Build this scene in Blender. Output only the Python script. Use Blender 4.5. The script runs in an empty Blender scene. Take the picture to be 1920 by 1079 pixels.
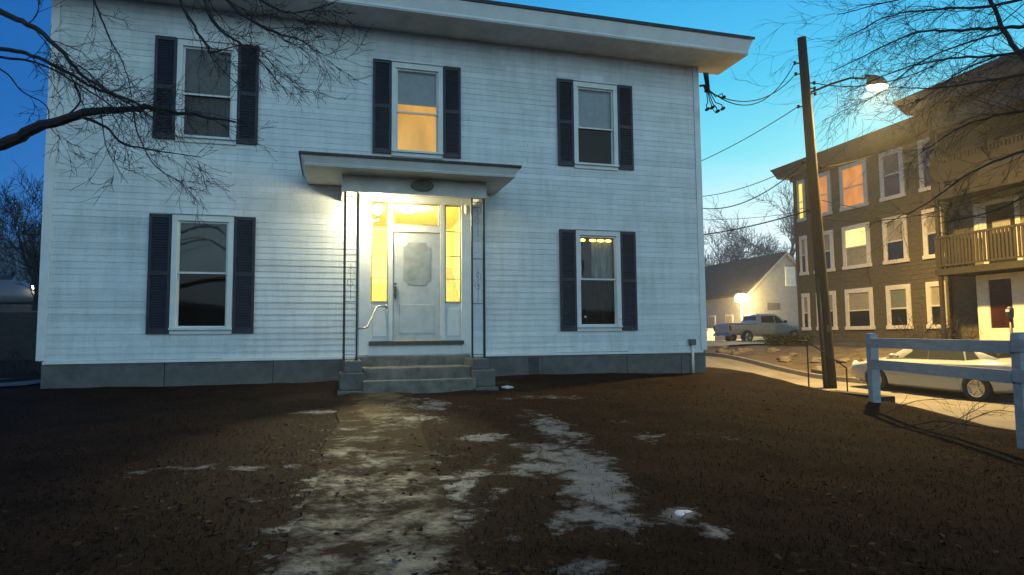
import bpy, bmesh, math, random
from mathutils import Vector, Matrix
random.seed(11)
sc = bpy.context.scene
COL = sc.collection
R = math.radians

# ------------------------------------------------------------------ camera
YAW, PITCH, ROLL, F = R(15.9268), R(4.2884), R(-0.5319), 1200.0
CAM = Vector((-1.658, -12.673, 0.917))
_r = Vector((math.cos(YAW), -math.sin(YAW), 0))
_f = Vector((math.sin(YAW)*math.cos(PITCH), math.cos(YAW)*math.cos(PITCH), math.sin(PITCH)))
_u = _r.cross(_f)
_r2 = _r*math.cos(ROLL)+_u*math.sin(ROLL)
_u2 = -_r*math.sin(ROLL)+_u*math.cos(ROLL)
cd = bpy.data.cameras.new('camera'); cam = bpy.data.objects.new('camera', cd); COL.objects.link(cam)
m3 = Matrix((_r2, _u2, -_f)).transposed()
cam.matrix_world = Matrix.Translation(CAM) @ m3.to_4x4()
cd.sensor_width = 36; cd.lens = F/1920*36; cd.clip_start = .05; cd.clip_end = 3000
sc.camera = cam
def P(px, py, d):
    """a point d metres deep along the view through a photo pixel"""
    return CAM + d*(_f + _r2*((px-960)/F) + _u2*(-(py-539.5)/F))

# ------------------------------------------------------------------ materials
def mat(name, col, rough=.7, var=.15, scale=6., bump=0., bscale=60., metal=0., spec=.5, stretch=(1, 1, 1), tint=None, coat=0.):
    m = bpy.data.materials.new(name); m.use_nodes = True
    nt = m.node_tree; N = nt.nodes; L = nt.links
    b = N['Principled BSDF']
    b.inputs['Roughness'].default_value = rough; b.inputs['Metallic'].default_value = metal
    b.inputs['Specular IOR Level'].default_value = spec; b.inputs['Coat Weight'].default_value = coat
    tc = N.new('ShaderNodeTexCoord'); mp = N.new('ShaderNodeMapping'); mp.inputs['Scale'].default_value = stretch
    L.new(tc.outputs['Object'], mp.inputs['Vector'])
    n = N.new('ShaderNodeTexNoise'); n.inputs['Scale'].default_value = scale; n.inputs['Detail'].default_value = 6
    n.inputs['Roughness'].default_value = .62
    L.new(mp.outputs['Vector'], n.inputs['Vector'])
    rp = N.new('ShaderNodeValToRGB')
    c2 = tint if tint else [c*(1-var*1.6) for c in col]
    rp.color_ramp.elements[0].position = .32; rp.color_ramp.elements[1].position = .68
    rp.color_ramp.elements[0].color = (*c2, 1); rp.color_ramp.elements[1].color = (*[min(1, c*(1+var*.5)) for c in col], 1)
    L.new(n.outputs['Fac'], rp.inputs['Fac']); L.new(rp.outputs['Color'], b.inputs['Base Color'])
    if bump:
        n2 = N.new('ShaderNodeTexNoise'); n2.inputs['Scale'].default_value = bscale; n2.inputs['Detail'].default_value = 5
        L.new(mp.outputs['Vector'], n2.inputs['Vector'])
        bp = N.new('ShaderNodeBump'); bp.inputs['Strength'].default_value = bump; bp.inputs['Distance'].default_value = .02
        L.new(n2.outputs['Fac'], bp.inputs['Height']); L.new(bp.outputs['Normal'], b.inputs['Normal'])
    return m
def emit(name, col, s, base=(.8, .8, .8)):
    m = bpy.data.materials.new(name); m.use_nodes = True
    b = m.node_tree.nodes['Principled BSDF']
    b.inputs['Base Color'].default_value = (*base, 1); b.inputs['Emission Color'].default_value = (*col, 1)
    b.inputs['Emission Strength'].default_value = s
    if s < 5:      # uneven glow of cloth and plaster behind the lamp-lit panes
        nt = m.node_tree; N = nt.nodes; L = nt.links; tc = N.new('ShaderNodeTexCoord'); n = N.new('ShaderNodeTexNoise')
        mp = N.new('ShaderNodeMapping'); mp.inputs['Scale'].default_value = (1, 1, .45); L.new(tc.outputs['Object'], mp.inputs['Vector'])
        n.inputs['Scale'].default_value = 2.6; n.inputs['Detail'].default_value = 5; L.new(mp.outputs['Vector'], n.inputs['Vector'])
        mr = N.new('ShaderNodeMapRange'); mr.inputs['From Min'].default_value = .3; mr.inputs['From Max'].default_value = .7
        mr.inputs['To Min'].default_value = s*.62; mr.inputs['To Max'].default_value = s*1.2; L.new(n.outputs['Fac'], mr.inputs['Value']); L.new(mr.outputs['Result'], b.inputs['Emission Strength'])
    return m
def glass(name, tint=(.9, .95, .97), refl=1.0):
    m = bpy.data.materials.new(name); m.use_nodes = True
    nt = m.node_tree; N = nt.nodes; L = nt.links; N.clear()
    o = N.new('ShaderNodeOutputMaterial'); t = N.new('ShaderNodeBsdfTransparent'); g = N.new('ShaderNodeBsdfGlossy')
    t.inputs['Color'].default_value = (*tint, 1); g.inputs['Roughness'].default_value = .03
    fr = N.new('ShaderNodeFresnel'); fr.inputs['IOR'].default_value = 1.55
    nz = N.new('ShaderNodeTexNoise'); nz.inputs['Scale'].default_value = 1.3
    tc = N.new('ShaderNodeTexCoord'); L.new(tc.outputs['Object'], nz.inputs['Vector'])
    bp = N.new('ShaderNodeBump'); bp.inputs['Strength'].default_value = .04; bp.inputs['Distance'].default_value = .05
    L.new(nz.outputs['Fac'], bp.inputs['Height']); L.new(bp.outputs['Normal'], g.inputs['Normal'])
    mu = N.new('ShaderNodeMath'); mu.operation = 'MULTIPLY'; mu.inputs[1].default_value = refl
    L.new(fr.outputs['Fac'], mu.inputs[0])
    mx = N.new('ShaderNodeMixShader'); L.new(mu.outputs[0], mx.inputs['Fac']); L.new(t.outputs[0], mx.inputs[1]); L.new(g.outputs[0], mx.inputs[2])
    L.new(mx.outputs[0], o.inputs['Surface'])
    return m

M = {}
M['trim'] = mat('white_trim', (.66, .68, .68), .55, .08, 3)
M['soffit'] = mat('soffit_paint', (.56, .57, .55), .7, .16, 2.2, .1, 20)
M['eave'] = mat('roof_edge', (.045, .05, .055), .8, .3, 8)
M['shingle'] = mat('shingles', (.06, .062, .06), .9, .35, 12, .5, 30)
M['stone'] = mat('granite', (.120, .118, .114), .9, .24, 3.5, .35, 60)
M['step'] = mat('step_granite', (.17, .155, .13), .8, .35, 5, .4, 40)
M['shutter'] = mat('shutter_paint', (.009, .015, .034), .6, .25, 6)
M['iron'] = mat('black_iron', (.018, .022, .025), .5, .3, 20, metal=.3)
M['steel'] = mat('galvanised_steel', (.55, .56, .56), .3, .12, 20, metal=.9)
M['door'] = mat('door_paint', (.50, .52, .52), .5, .12, 4, .1, 30)
M['doorlite'] = mat('frosted_door_glass', (.34, .36, .35), .4, .18, 5)
M['sill'] = mat('worn_sill', (.05, .055, .06), .7, .3, 12)
M['glass'] = glass('window_glass', (.85, .9, .92), .85)
M['screened'] = glass('screened_glass', (.50, .50, .50), .42)
M['blind'] = mat('roller_blind', (.42, .45, .47), .8, .1, 9)
M['curtain'] = mat('curtain', (.30, .30, .28), .9, .35, 5, stretch=(6, 1, .4))
M['screen'] = mat('insect_screen', (.055, .048, .042), .8, .3, 3)
M['room'] = mat('dim_room', (.040, .034, .030), .9, .3, 2)
M['yellowroom'] = emit('lamplit_wall', (.92, .50, .085), .62, (.55, .4, .15))
M['hall'] = mat('hall_paint', (.86, .80, .30), .8, .05, 2)
M['stair'] = mat('stair_wood', (.40, .30, .12), .6, .2, 8)
M['hallbulb'] = emit('hall_bulb', (1, .90, .50), 1500)
M['flood'] = emit('flood_bulb', (1, .88, .54), 640)
M['amber'] = emit('amber_bulb', (1, .62, .10), 4.0)
M['unlit'] = mat('opal_glass', (.75, .72, .6), .3, .05, 5)
M['brass'] = mat('aged_metal', (.10, .09, .07), .45, .3, 15, metal=.7)
M['wreath'] = mat('dull_plaque', (.10, .11, .105), .8, .4, 25, .4, 60)
M['wood_pole'] = mat('creosoted_wood', (.010, .0075, .0065), .9, .4, 3, .6, 40, stretch=(8, 8, .5))
M['bark'] = mat('bark', (.030, .024, .024), .95, .4, 12, .6, 50)
M['hazebark'] = mat('haze_tinted_bark', (.19, .23, .27), .95, .3, 4)  # far trees' bark: distance haze put into the colour as pale blue
M['wire'] = mat('wire', (.002, .0025, .003), .95, .1, spec=.05)
M['fence'] = mat('fence_paint', (.30, .35, .38), .65, .15, 6, .3, 40, stretch=(.8, .8, 3))
M['timber'] = mat('old_timber', (.030, .024, .018), .9, .4, 6, .5, 40)
M['lamplens'] = emit('street_lamp_lens', (1, .64, .19), 8200)
M['walllens'] = emit('wall_lamp_bulb', (1, .68, .24), 420)
M['lampmetal'] = mat('lamp_housing', (.06, .055, .05), .6, .2, 10, metal=.4)
M['brownclap'] = mat('brown_shingle_siding', (.105, .090, .056), .85, .26, 4.0, .4, 30, stretch=(1, 1, 4))
M['cream'] = mat('cream_trim', (.72, .68, .56), .6, .1, 6)
M['corn'] = mat('grey_cornice', (.07, .07, .072), .7, .22, 3)
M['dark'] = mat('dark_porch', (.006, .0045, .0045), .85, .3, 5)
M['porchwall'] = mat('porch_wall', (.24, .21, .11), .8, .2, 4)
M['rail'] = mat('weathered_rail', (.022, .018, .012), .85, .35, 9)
M['orange'] = emit('orange_lit_curtain', (1, .33, .06), .66, (.5, .25, .1))
M['yellowlit'] = emit('yellow_lit_glass', (1, .60, .06), 1.5, (.5, .4, .1))
M['litceil'] = emit('lit_ceiling', (1, .80, .26), 1.5, (.5, .4, .2))
M['tan'] = mat('tan_blind', (.34, .31, .22), .8, .12, 5)
M['greyclap'] = mat('grey_siding', (.30, .31, .32), .8, .12, 3, .2, 20)
M['greyroof'] = mat('grey_roof', (.075, .07, .07), .9, .3, 5, .3, 20)
M['paleglass'] = mat('pale_window', (.55, .60, .58), .3, .08, 4)
M['carwhite'] = mat('silver_paint', (.30, .31, .30), .25, .04, 3, coat=.6)
M['cargrey'] = mat('grey_paint', (.40, .385, .365), .35, .06, 3, coat=.5)
M['carglass'] = mat('car_glass', (.012, .016, .014), .12, .1, 3, spec=.8)
M['tyre'] = mat('rubber', (.018, .018, .018), .85, .2, 20)
M['rim'] = mat('alloy', (.55, .55, .55), .25, .1, 10, metal=.9)
M['blackplastic'] = mat('black_plastic', (.02, .02, .02), .5, .1)
M['tail'] = mat('tail_lamp', (.25, .02, .015), .2, .1)
M['headl'] = mat('clear_lamp', (.6, .6, .58), .12, .1)
M['hedge'] = mat('hedge_leaf', (.030, .040, .018), .9, .4, 12)
M['conifer'] = mat('conifer_leaf', (.022, .022, .030), .9, .4, 9)
M['darkfence'] = mat('dark_boards', (.030, .024, .026), .9, .3, 5)
M['rock'] = mat('field_stone', (.15, .13, .10), .9, .4, 5, .5, 25)
M['snow'] = mat('old_snow', (.62, .66, .70), .6, .12, 20, .5, 40)
M['farlamp'] = emit('far_headlight', (1, .86, .55), 60)
M['meter'] = mat('meter_metal', (.05, .05, .05), .5, .3, 10, metal=.4)

# siding with per-board tone held in a mesh attribute
def siding_mat():
    m = mat('painted_clapboard', (.70, .74, .76), .62, .07, 1.6, .12, 40, stretch=(.6, 1, 3))
    nt = m.node_tree; N = nt.nodes; L = nt.links; b = N['Principled BSDF']
    src = b.inputs['Base Color'].links[0].from_socket
    a = N.new('ShaderNodeAttribute'); a.attribute_name = 'tone'
    mx = N.new('ShaderNodeMix'); mx.data_type = 'RGBA'; mx.blend_type = 'MULTIPLY'; mx.inputs['Factor'].default_value = 1
    L.new(src, mx.inputs['A']); L.new(a.outputs['Color'], mx.inputs['B'])
    tc = [n for n in N if n.type == 'TEX_COORD'][0]
    mp = N.new('ShaderNodeMapping'); mp.inputs['Scale'].default_value = (3.2, 1, .5); L.new(tc.outputs['Object'], mp.inputs['Vector'])
    n = N.new('ShaderNodeTexNoise'); n.inputs['Scale'].default_value = 1.7; n.inputs['Detail'].default_value = 9; n.inputs['Roughness'].default_value = .68; L.new(mp.outputs['Vector'], n.inputs['Vector'])
    r_ = N.new('ShaderNodeValToRGB'); e = r_.color_ramp.elements; e[0].position = .30; e[0].color = (.78, .79, .77, 1); e[1].position = .56; e[1].color = (1, 1, 1, 1); L.new(n.outputs['Fac'], r_.inputs['Fac'])
    n2 = N.new('ShaderNodeTexNoise'); n2.inputs['Scale'].default_value = 26; n2.inputs['Detail'].default_value = 4; L.new(tc.outputs['Object'], n2.inputs['Vector'])
    r2 = N.new('ShaderNodeValToRGB'); e = r2.color_ramp.elements; e[0].position = .30; e[0].color = (.62, .60, .56, 1); e[1].position = .40; e[1].color = (1, 1, 1, 1); L.new(n2.outputs['Fac'], r2.inputs['Fac'])
    m1 = N.new('ShaderNodeMix'); m1.data_type = 'RGBA'; m1.blend_type = 'MULTIPLY'; m1.inputs['Factor'].default_value = .8
    L.new(mx.outputs['Result'], m1.inputs['A']); L.new(r_.outputs['Color'], m1.inputs['B'])
    m2 = N.new('ShaderNodeMix'); m2.data_type = 'RGBA'; m2.blend_type = 'MULTIPLY'; m2.inputs['Factor'].default_value = .45
    L.new(m1.outputs['Result'], m2.inputs['A']); L.new(r2.outputs['Color'], m2.inputs['B']); L.new(m2.outputs['Result'], b.inputs['Base Color'])
    return m
M['siding'] = siding_mat()

# lawn: dead grass with thin old snow and ice where the attribute says it lies
def lawn_mat():
    m = bpy.data.materials.new('dead_lawn'); m.use_nodes = True
    nt = m.node_tree; N = nt.nodes; L = nt.links; b = N['Principled BSDF']
    tc = N.new('ShaderNodeTexCoord')
    def noise(s, d=6, r=.6, dist=0.):
        n = N.new('ShaderNodeTexNoise'); n.inputs['Scale'].default_value = s; n.inputs['Detail'].default_value = d
        n.inputs['Roughness'].default_value = r; n.inputs['Distortion'].default_value = dist
        L.new(tc.outputs['Object'], n.inputs['Vector']); return n
    n1 = noise(22, 8, .7); n2 = noise(1.7, 7, .66)
    r1 = N.new('ShaderNodeValToRGB'); e = r1.color_ramp.elements
    e[0].position = .33; e[0].color = (.0045, .0022, .0018, 1); e[1].position = .70; e[1].color = (.024, .0112, .0075, 1)
    L.new(n1.outputs['Fac'], r1.inputs['Fac'])
    r2 = N.new('ShaderNodeValToRGB'); e = r2.color_ramp.elements
    e[0].position = .36; e[0].color = (.36, .33, .34, 1); e[1].position = .66; e[1].color = (1.25, 1.25, 1.1, 1)
    L.new(n2.outputs['Fac'], r2.inputs['Fac'])
    g = N.new('ShaderNodeMix'); g.data_type = 'RGBA'; g.blend_type = 'MULTIPLY'; g.inputs['Factor'].default_value = 1
    L.new(r1.outputs['Color'], g.inputs['A']); L.new(r2.outputs['Color'], g.inputs['B'])
    at = N.new('ShaderNodeAttribute'); at.attribute_name = 'snow'
    n3 = noise(3.6, 8, .64, .35); n4 = noise(15, 5, .7)
    ad = N.new('ShaderNodeMath'); ad.operation = 'ADD'; L.new(at.outputs['Fac'], ad.inputs[0]); L.new(n3.outputs['Fac'], ad.inputs[1])
    s4 = N.new('ShaderNodeMath'); s4.operation = 'MULTIPLY_ADD'; s4.inputs[1].default_value = .42; L.new(n4.outputs['Fac'], s4.inputs[0]); L.new(ad.outputs[0], s4.inputs[2])
    mr = N.new('ShaderNodeMapRange'); mr.inputs['From Min'].default_value = .95; mr.inputs['From Max'].default_value = 1.10
    L.new(s4.outputs[0], mr.inputs['Value'])
    sc_ = N.new('ShaderNodeValToRGB'); e = sc_.color_ramp.elements
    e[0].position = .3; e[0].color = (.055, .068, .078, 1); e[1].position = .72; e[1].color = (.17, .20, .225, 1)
    n5 = noise(5, 6, .65); L.new(n5.outputs['Fac'], sc_.inputs['Fac'])
    mx = N.new('ShaderNodeMix'); mx.data_type = 'RGBA'; L.new(mr.outputs['Result'], mx.inputs['Factor'])
    L.new(g.outputs['Result'], mx.inputs['A']); L.new(sc_.outputs['Color'], mx.inputs['B'])
    L.new(mx.outputs['Result'], b.inputs['Base Color'])
    ro = N.new('ShaderNodeMapRange'); ro.inputs['To Min'].default_value = .95; ro.inputs['To Max'].default_value = .5
    L.new(mr.outputs['Result'], ro.inputs['Value']); L.new(ro.outputs['Result'], b.inputs['Roughness'])
    bp = N.new('ShaderNodeBump'); bp.inputs['Strength'].default_value = .8; bp.inputs['Distance'].default_value = .03
    hh = N.new('ShaderNodeMath'); hh.operation = 'MULTIPLY_ADD'; hh.inputs[1].default_value = .5
    L.new(mr.outputs['Result'], hh.inputs[0]); L.new(n1.outputs['Fac'], hh.inputs[2])
    L.new(hh.outputs[0], bp.inputs['Height']); L.new(bp.outputs['Normal'], b.inputs['Normal'])
    b.inputs['Specular IOR Level'].default_value = .06
    return m
M['lawn'] = lawn_mat()
def walk_mat():
    m = lawn_mat(); m.name = 'concrete_walk'
    for n in m.node_tree.nodes:
        if n.type == 'VALTORGB' and abs(n.color_ramp.elements[1].color[0]-.024) < .004:
            n.color_ramp.elements[0].color = (.050, .045, .031, 1); n.color_ramp.elements[1].color = (.125, .112, .078, 1)
    return m
def turf_over(m):      # grass creeping over the edges of the walk, in ragged tufts
    nt = m.node_tree; N = nt.nodes; L = nt.links
    mulmix = [n for n in N if n.type == 'MIX' and n.blend_type == 'MULTIPLY'][0]
    snowmix = [n for n in N if n.type == 'MIX' and n.blend_type == 'MIX'][0]
    tc = [n for n in N if n.type == 'TEX_COORD'][0]
    at = N.new('ShaderNodeAttribute'); at.attribute_name = 'turf'
    n = N.new('ShaderNodeTexNoise'); n.inputs['Scale'].default_value = 2.3; n.inputs['Detail'].default_value = 9; n.inputs['Roughness'].default_value = .68; n.inputs['Distortion'].default_value = .5
    L.new(tc.outputs['Object'], n.inputs['Vector'])
    a = N.new('ShaderNodeMath'); L.new(n.outputs['Fac'], a.inputs[0]); L.new(at.outputs['Fac'], a.inputs[1])
    mr = N.new('ShaderNodeMapRange'); mr.inputs['From Min'].default_value = .62; mr.inputs['From Max'].default_value = .76; L.new(a.outputs[0], mr.inputs['Value'])
    mx = N.new('ShaderNodeMix'); mx.data_type = 'RGBA'; L.new(mr.outputs['Result'], mx.inputs['Factor'])
    L.new(mulmix.outputs['Result'], mx.inputs['A']); mx.inputs['B'].default_value = (.022, .014, .008, 1)
    L.new(mx.outputs['Result'], snowmix.inputs['A'])
M['walk'] = walk_mat(); turf_over(M['walk'])
for n in M['walk'].node_tree.nodes:      # ice on the concrete: thin, greyer, with soft melting edges
    if n.type == 'MAP_RANGE' and abs(n.inputs['From Min'].default_value-.95) < .01: n.inputs['From Min'].default_value = .93; n.inputs['From Max'].default_value = 1.18
    if n.type == 'VALTORGB' and abs(n.color_ramp.elements[1].color[0]-.17) < .01: n.color_ramp.elements[1].color = (.15, .165, .165, 1); n.color_ramp.elements[0].color = (.07, .075, .07, 1)
M['road'] = mat('gritted_asphalt', (.155, .145, .125), .85, .22, 1.2, .4, 50)
M['verge'] = mat('dead_verge', (.085, .066, .042), .95, .4, 2.5, .6, 30)
M['earth'] = mat('dark_earth', (.03, .024, .022), .95, .4, 1.5, .4, 15)
M['kerb'] = mat('kerb_stone', (.14, .13, .12), .8, .25, 6, .3, 40)
M['path'] = mat('side_path', (.10, .10, .105), .8, .3, 4, .3, 30)

# ------------------------------------------------------------------ mesh builder
def root_of(o):
    while o.parent: o = o.parent
    return o
class MB:
    def __init__(s): s.v = []; s.f = []
    def add(s, vs, fs):
        o = len(s.v); s.v += [tuple(v) for v in vs]; s.f += [tuple(i+o for i in f) for f in fs]; return s
    def box(s, x0, x1, y0, y1, z0, z1):
        return s.add([(x0, y0, z0), (x1, y0, z0), (x1, y1, z0), (x0, y1, z0), (x0, y0, z1), (x1, y0, z1), (x1, y1, z1), (x0, y1, z1)],
                     [(0, 3, 2, 1), (4, 5, 6, 7), (0, 1, 5, 4), (1, 2, 6, 5), (2, 3, 7, 6), (3, 0, 4, 7)])
    def hexa(s, a, b):       # two quads (bottom, top), same winding
        return s.add(list(a)+list(b), [(0, 3, 2, 1), (4, 5, 6, 7), (0, 1, 5, 4), (1, 2, 6, 5), (2, 3, 7, 6), (3, 0, 4, 7)])
    def quad(s, *p): return s.add(p, [tuple(range(len(p)))])
    def prism(s, poly, axis, a, b):
        n = len(poly); vs = []
        for w in (a, b):
            for (p, q) in poly:
                vs.append({'x': (w, p, q), 'y': (p, w, q), 'z': (p, q, w)}[axis])
        fs = [tuple(range(n-1, -1, -1)), tuple(range(n, 2*n))]+[(i, (i+1) % n, n+(i+1) % n, n+i) for i in range(n)]
        return s.add(vs, fs)
    def tube(s, pts, rad, n=6, cap=True):
        pts = [Vector(p) for p in pts]; k = len(pts)
        if not hasattr(rad, '__len__'): rad = [rad]*k
        o = len(s.v); up = None
        for i, p in enumerate(pts):
            d = (pts[min(i+1, k-1)]-pts[max(i-1, 0)])
            if d.length < 1e-9: d = Vector((0, 0, 1))
            d.normalize()
            if up is None:
                up = d.orthogonal().normalized()
            else:
                up = up-d*up.dot(d)
                up = up.normalized() if up.length > 1e-6 else d.orthogonal().normalized()
            w = d.cross(up)
            for j in range(n):
                a = 2*math.pi*j/n
                s.v.append(tuple(p+(up*math.cos(a)+w*math.sin(a))*rad[i]))
        for i in range(k-1):
            for j in range(n):
                s.f.append((o+i*n+j, o+i*n+(j+1) % n, o+(i+1)*n+(j+1) % n, o+(i+1)*n+j))
        if cap:
            s.f.append(tuple(o+j for j in range(n-1, -1, -1))); s.f.append(tuple(o+(k-1)*n+j for j in range(n)))
        return s
    def lathe(s, prof, c, axis='z', n=24, closed=False):
        c = Vector(c); o = len(s.v); k = len(prof)
        for (r, h) in prof:
            for j in range(n):
                a = 2*math.pi*j/n; p = r*math.cos(a); q = r*math.sin(a)
                s.v.append(tuple(c+Vector({'x': (h, p, q), 'y': (p, h, q), 'z': (p, q, h)}[axis])))
        for i in range(k if closed else k-1):
            for j in range(n):
                i2 = (i+1) % k
                s.f.append((o+i*n+j, o+i*n+(j+1) % n, o+i2*n+(j+1) % n, o+i2*n+j))
        if not closed:
            s.f.append(tuple(o+j for j in range(n-1, -1, -1))); s.f.append(tuple(o+(k-1)*n+j for j in range(n)))
        return s
    def build(s, name, m, parent=None, smooth=False, bevel=0., local=False, fix=True):
        me = bpy.data.meshes.new(name)
        vs = s.v
        if parent is not None and not local:
            q = root_of(parent).location; vs = [(x-q[0], y-q[1], z-q[2]) for x, y, z in vs]
        me.from_pydata(vs, [], s.f); me.update()
        if fix:
            bm = bmesh.new(); bm.from_mesh(me); bmesh.ops.recalc_face_normals(bm, faces=bm.faces); bm.to_mesh(me); bm.free()
        if smooth: me.polygons.foreach_set('use_smooth', [True]*len(me.polygons))
        o = bpy.data.objects.new(name, me); COL.objects.link(o)
        if m is not None: me.materials.append(M[m] if isinstance(m, str) else m)
        if parent is not None: o.parent = parent
        if bevel:
            b = o.modifiers.new('bevel', 'BEVEL'); b.width = bevel; b.segments = 2; b.limit_method = 'ANGLE'
        return o
def tag(o, label, cat, group=None):
    o['label'] = label; o['category'] = cat
    if group: o['group'] = group
    return o
def thing(name, loc, label, cat, group=None, rz=0.):
    o = bpy.data.objects.new(name, None); COL.objects.link(o); o.location = loc; o.rotation_euler = (0, 0, rz)
    o.empty_display_size = .1
    return tag(o, label, cat, group)
def struct(o, kind='structure'):
    o['kind'] = kind; return o
def lerp(a, b, t): return a+(b-a)*t
def interp(x, pts):
    if x <= pts[0][0]: return pts[0][1]
    for (a, p), (b, q) in zip(pts, pts[1:]):
        if x <= b:
            t = (x-a)/(b-a); t = t*t*(3-2*t); return p+(q-p)*t
    return pts[-1][1]

# ------------------------------------------------------------------ terrain
def hash2(i, j):
    h = math.sin(i*127.1+j*311.7)*43758.5453; return h-math.floor(h)
def vnoise(x, y):
    i, j = math.floor(x), math.floor(y); u, v = x-i, y-j
    u = u*u*(3-2*u); v = v*v*(3-2*v)
    return lerp(lerp(hash2(i, j), hash2(i+1, j), u), lerp(hash2(i, j+1), hash2(i+1, j+1), u), v)
def z_road(y):
    return interp(y, [(-40, -1.3), (-6, -.92), (-.5, -.80), (5, -.68), (12.5, -.06), (20, .20), (60, .35)])
def z_lawn(x, y):
    d = max(0., -y)
    z = .1-.115*min(d, 1.5)-.036*max(0., d-1.5)
    t = min(1, max(0, (x-2.5)/5.1)); t = t*t*(3-2*t)
    z -= t*interp(-y, [(-3, .04), (1.6, .07), (3.9, .11), (5.8, .24), (9, .32), (14, .34)])
    z += (vnoise(x*.9, y*.9)-.5)*.05+(vnoise(x*3.1+7, y*3.1)-.5)*.025
    return z
def z_lawn_flat(x, y):
    return z_lawn(x, y)
def walk_x(y):   # centre line of the concrete walk
    return -.82+(-1.40+.82)*((-1.45-y)/7.35)
SNOW = [  # x, y, rx, ry, turn, amount : where old snow and ice still lie
    (0.97, -5.18, 0.24, 0.97, -0.03, 0.36), (0.41, -6.17, 0.22, 0.26, -0.45, 0.3), (0.52, -6.84, 0.35, 0.52, -0.33, 0.36), (0.41, -7.74, 0.22, 0.76, -0.34, 0.42), (0.29, -8.42, 0.17, 0.35, -0.21, 0.3),
    (0.3, -8.71, 0.11, 0.13, -0.26, 0.28), (-0.12, -8.54, 0.16, 0.17, -0.27, 0.32), (0.05, -7.06, 0.19, 0.28, -0.48, 0.3), (0.05, -5.54, 0.23, 0.27, -0.26, 0.34), (-0.67, -7.73, 0.07, 1.11, -0.41, 0.34),
    (-0.39, -7.79, 0.12, 0.24, -0.39, 0.2), (1.81, -6.04, 0.16, 0.42, -0.56, 0.26), (1.94, -4.85, 0.17, 0.19, -0.34, 0.2), (2.6, -6.16, 0.17, 0.24, -0.08, 0.2), (0.64, -8.75, 0.16, 0.18, -0.21, 0.34),
    (0.72, -9.08, 0.09, 0.1, -0.11, 0.3), (-0.3, -9.34, 0.16, 0.1, -0.25, 0.3), (-0.27, -8.76, 0.04, 0.1, -0.44, 0.2), (0.11, -9.1, 0.08, 0.1, -0.12, 0.2), (-1.1, -4.17, 0.41, 2.12, -0.24, 0.25),
    (-1.53, -6.01, 0.21, 0.22, -0.06, 0.32), (-1.63, -6.98, 0.22, 0.23, -0.12, 0.34), (-1.02, -8.04, 0.13, 0.18, -0.33, 0.36), (-1.26, -7.84, 0.31, 1.0, -0.27, 0.22), (-1.74, -8.08, 0.1, 0.5, -0.09, 0.3),
    (-1.5, -8.34, 0.2, 0.13, -0.25, 0.26), (-1.19, -8.84, 0.25, 0.11, -0.32, 0.38), (-1.47, -8.92, 0.38, 0.11, -0.26, 0.34), (-0.95, -8.54, 0.09, 0.33, -0.37, 0.3), (-1.81, -8.76, 0.12, 0.23, -0.32, 0.25),
    (-1.3, -6.49, 0.34, 1.2, -0.14, 0.18), (-1.84, -3.13, 0.39, 0.26, -0.38, 0.3), (-2.46, -6.37, 0.62, 0.11, -0.29, 0.3), (-3.24, -6.47, 0.28, 0.14, 0.07, 0.24), (-3.34, -6.82, 0.16, 0.1, -0.18, 0.2),
    (-2.2, -7.53, 0.08, 0.13, -0.22, 0.26), (-0.15, -2.92, 0.32, 0.5, -0.22, 0.3), (-0.55, -4.11, 0.37, 0.48, -0.47, 0.26), (-2.78, -8.44, 0.09, 0.11, -0.16, 0.26), (-2.87, -7.19, 0.24, 0.38, -0.23, 0.12),
    (1.99, -2.42, 0.72, 0.33, -0.28, 0.26), (1.94, -4.85, 0.35, 0.12, -0.33, 0.2),]
def snow_at(x, y):
    q_ = (x-walk_x(y)-.05)/.85
    s = .30*math.exp(-q_*q_)*min(1, max(0, (-y-4.2)/3.0)) if y < -4 else 0.
    for (cx, cy, rx, ry, a, w) in SNOW:
        dx, dy = x-cx, y-cy; c, d = math.cos(a), math.sin(a)
        u = (dx*c+dy*d)/rx; v = (-dx*d+dy*c)/ry
        q = u*u+v*v
        if q < 9: s = max(s, w*math.exp(-q*.45))+.15*min(s, w*math.exp(-q*.45))
    if x > -.75: s *= 1.16
    return min(s, .55)
def axis_pts(segs):
    out = []
    for a, b, st in segs:
        n = max(1, round((b-a)/st)); out += [a+(b-a)*i/n for i in range(n)]
    out.append(segs[-1][1]); return out
def sheet(name, m, xs, ys, zf, snow=None, skirt_last_x=None):
    v = []; f = []
    for y in ys:
        for x in xs: v.append((x, y, zf(x, y)))
    n = len(xs)
    for j in range(len(ys)-1):
        for i in range(n-1): f.append((j*n+i, j*n+i+1, (j+1)*n+i+1, (j+1)*n+i))
    if skirt_last_x:
        o = len(v)
        for y in ys: v.append((xs[-1]+.05, y, skirt_last_x(y)))
        for j in range(len(ys)-1): f.append((j*n+n-1, o+j, o+j+1, (j+1)*n+n-1))
    mb = MB(); mb.v = v; mb.f = f
    o = mb.build(name, m, smooth=True, fix=False)
    if snow:
        a = o.data.attributes.new('snow', 'FLOAT', 'POINT')
        a.data.foreach_set('value', [snow(p[0], p[1]) for p in v])
    return struct(o)
LX = 7.6
sheet('lawn', 'lawn', axis_pts([(-45, -12, 3), (-12, -5, .35), (-5, 4.2, .10), (4.2, LX, .2)]),
      axis_pts([(-18, -12, 1.0), (-12, -1, .10), (-1, 3, .3), (3, 45, 3)]), z_lawn, snow_at, lambda y: min(z_road(y)-.05, -.05 if y > 12 else 9))
sheet('street', 'road', axis_pts([(7.4, 14.6, .6)]), axis_pts([(-40, -10, 2), (-10, 25, .5), (25, 80, 5)]),
      lambda x, y: z_road(y)+(vnoise(x*.6, y*.6)-.5)*.03 - .02*((x-11)/3.6)**2)
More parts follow.
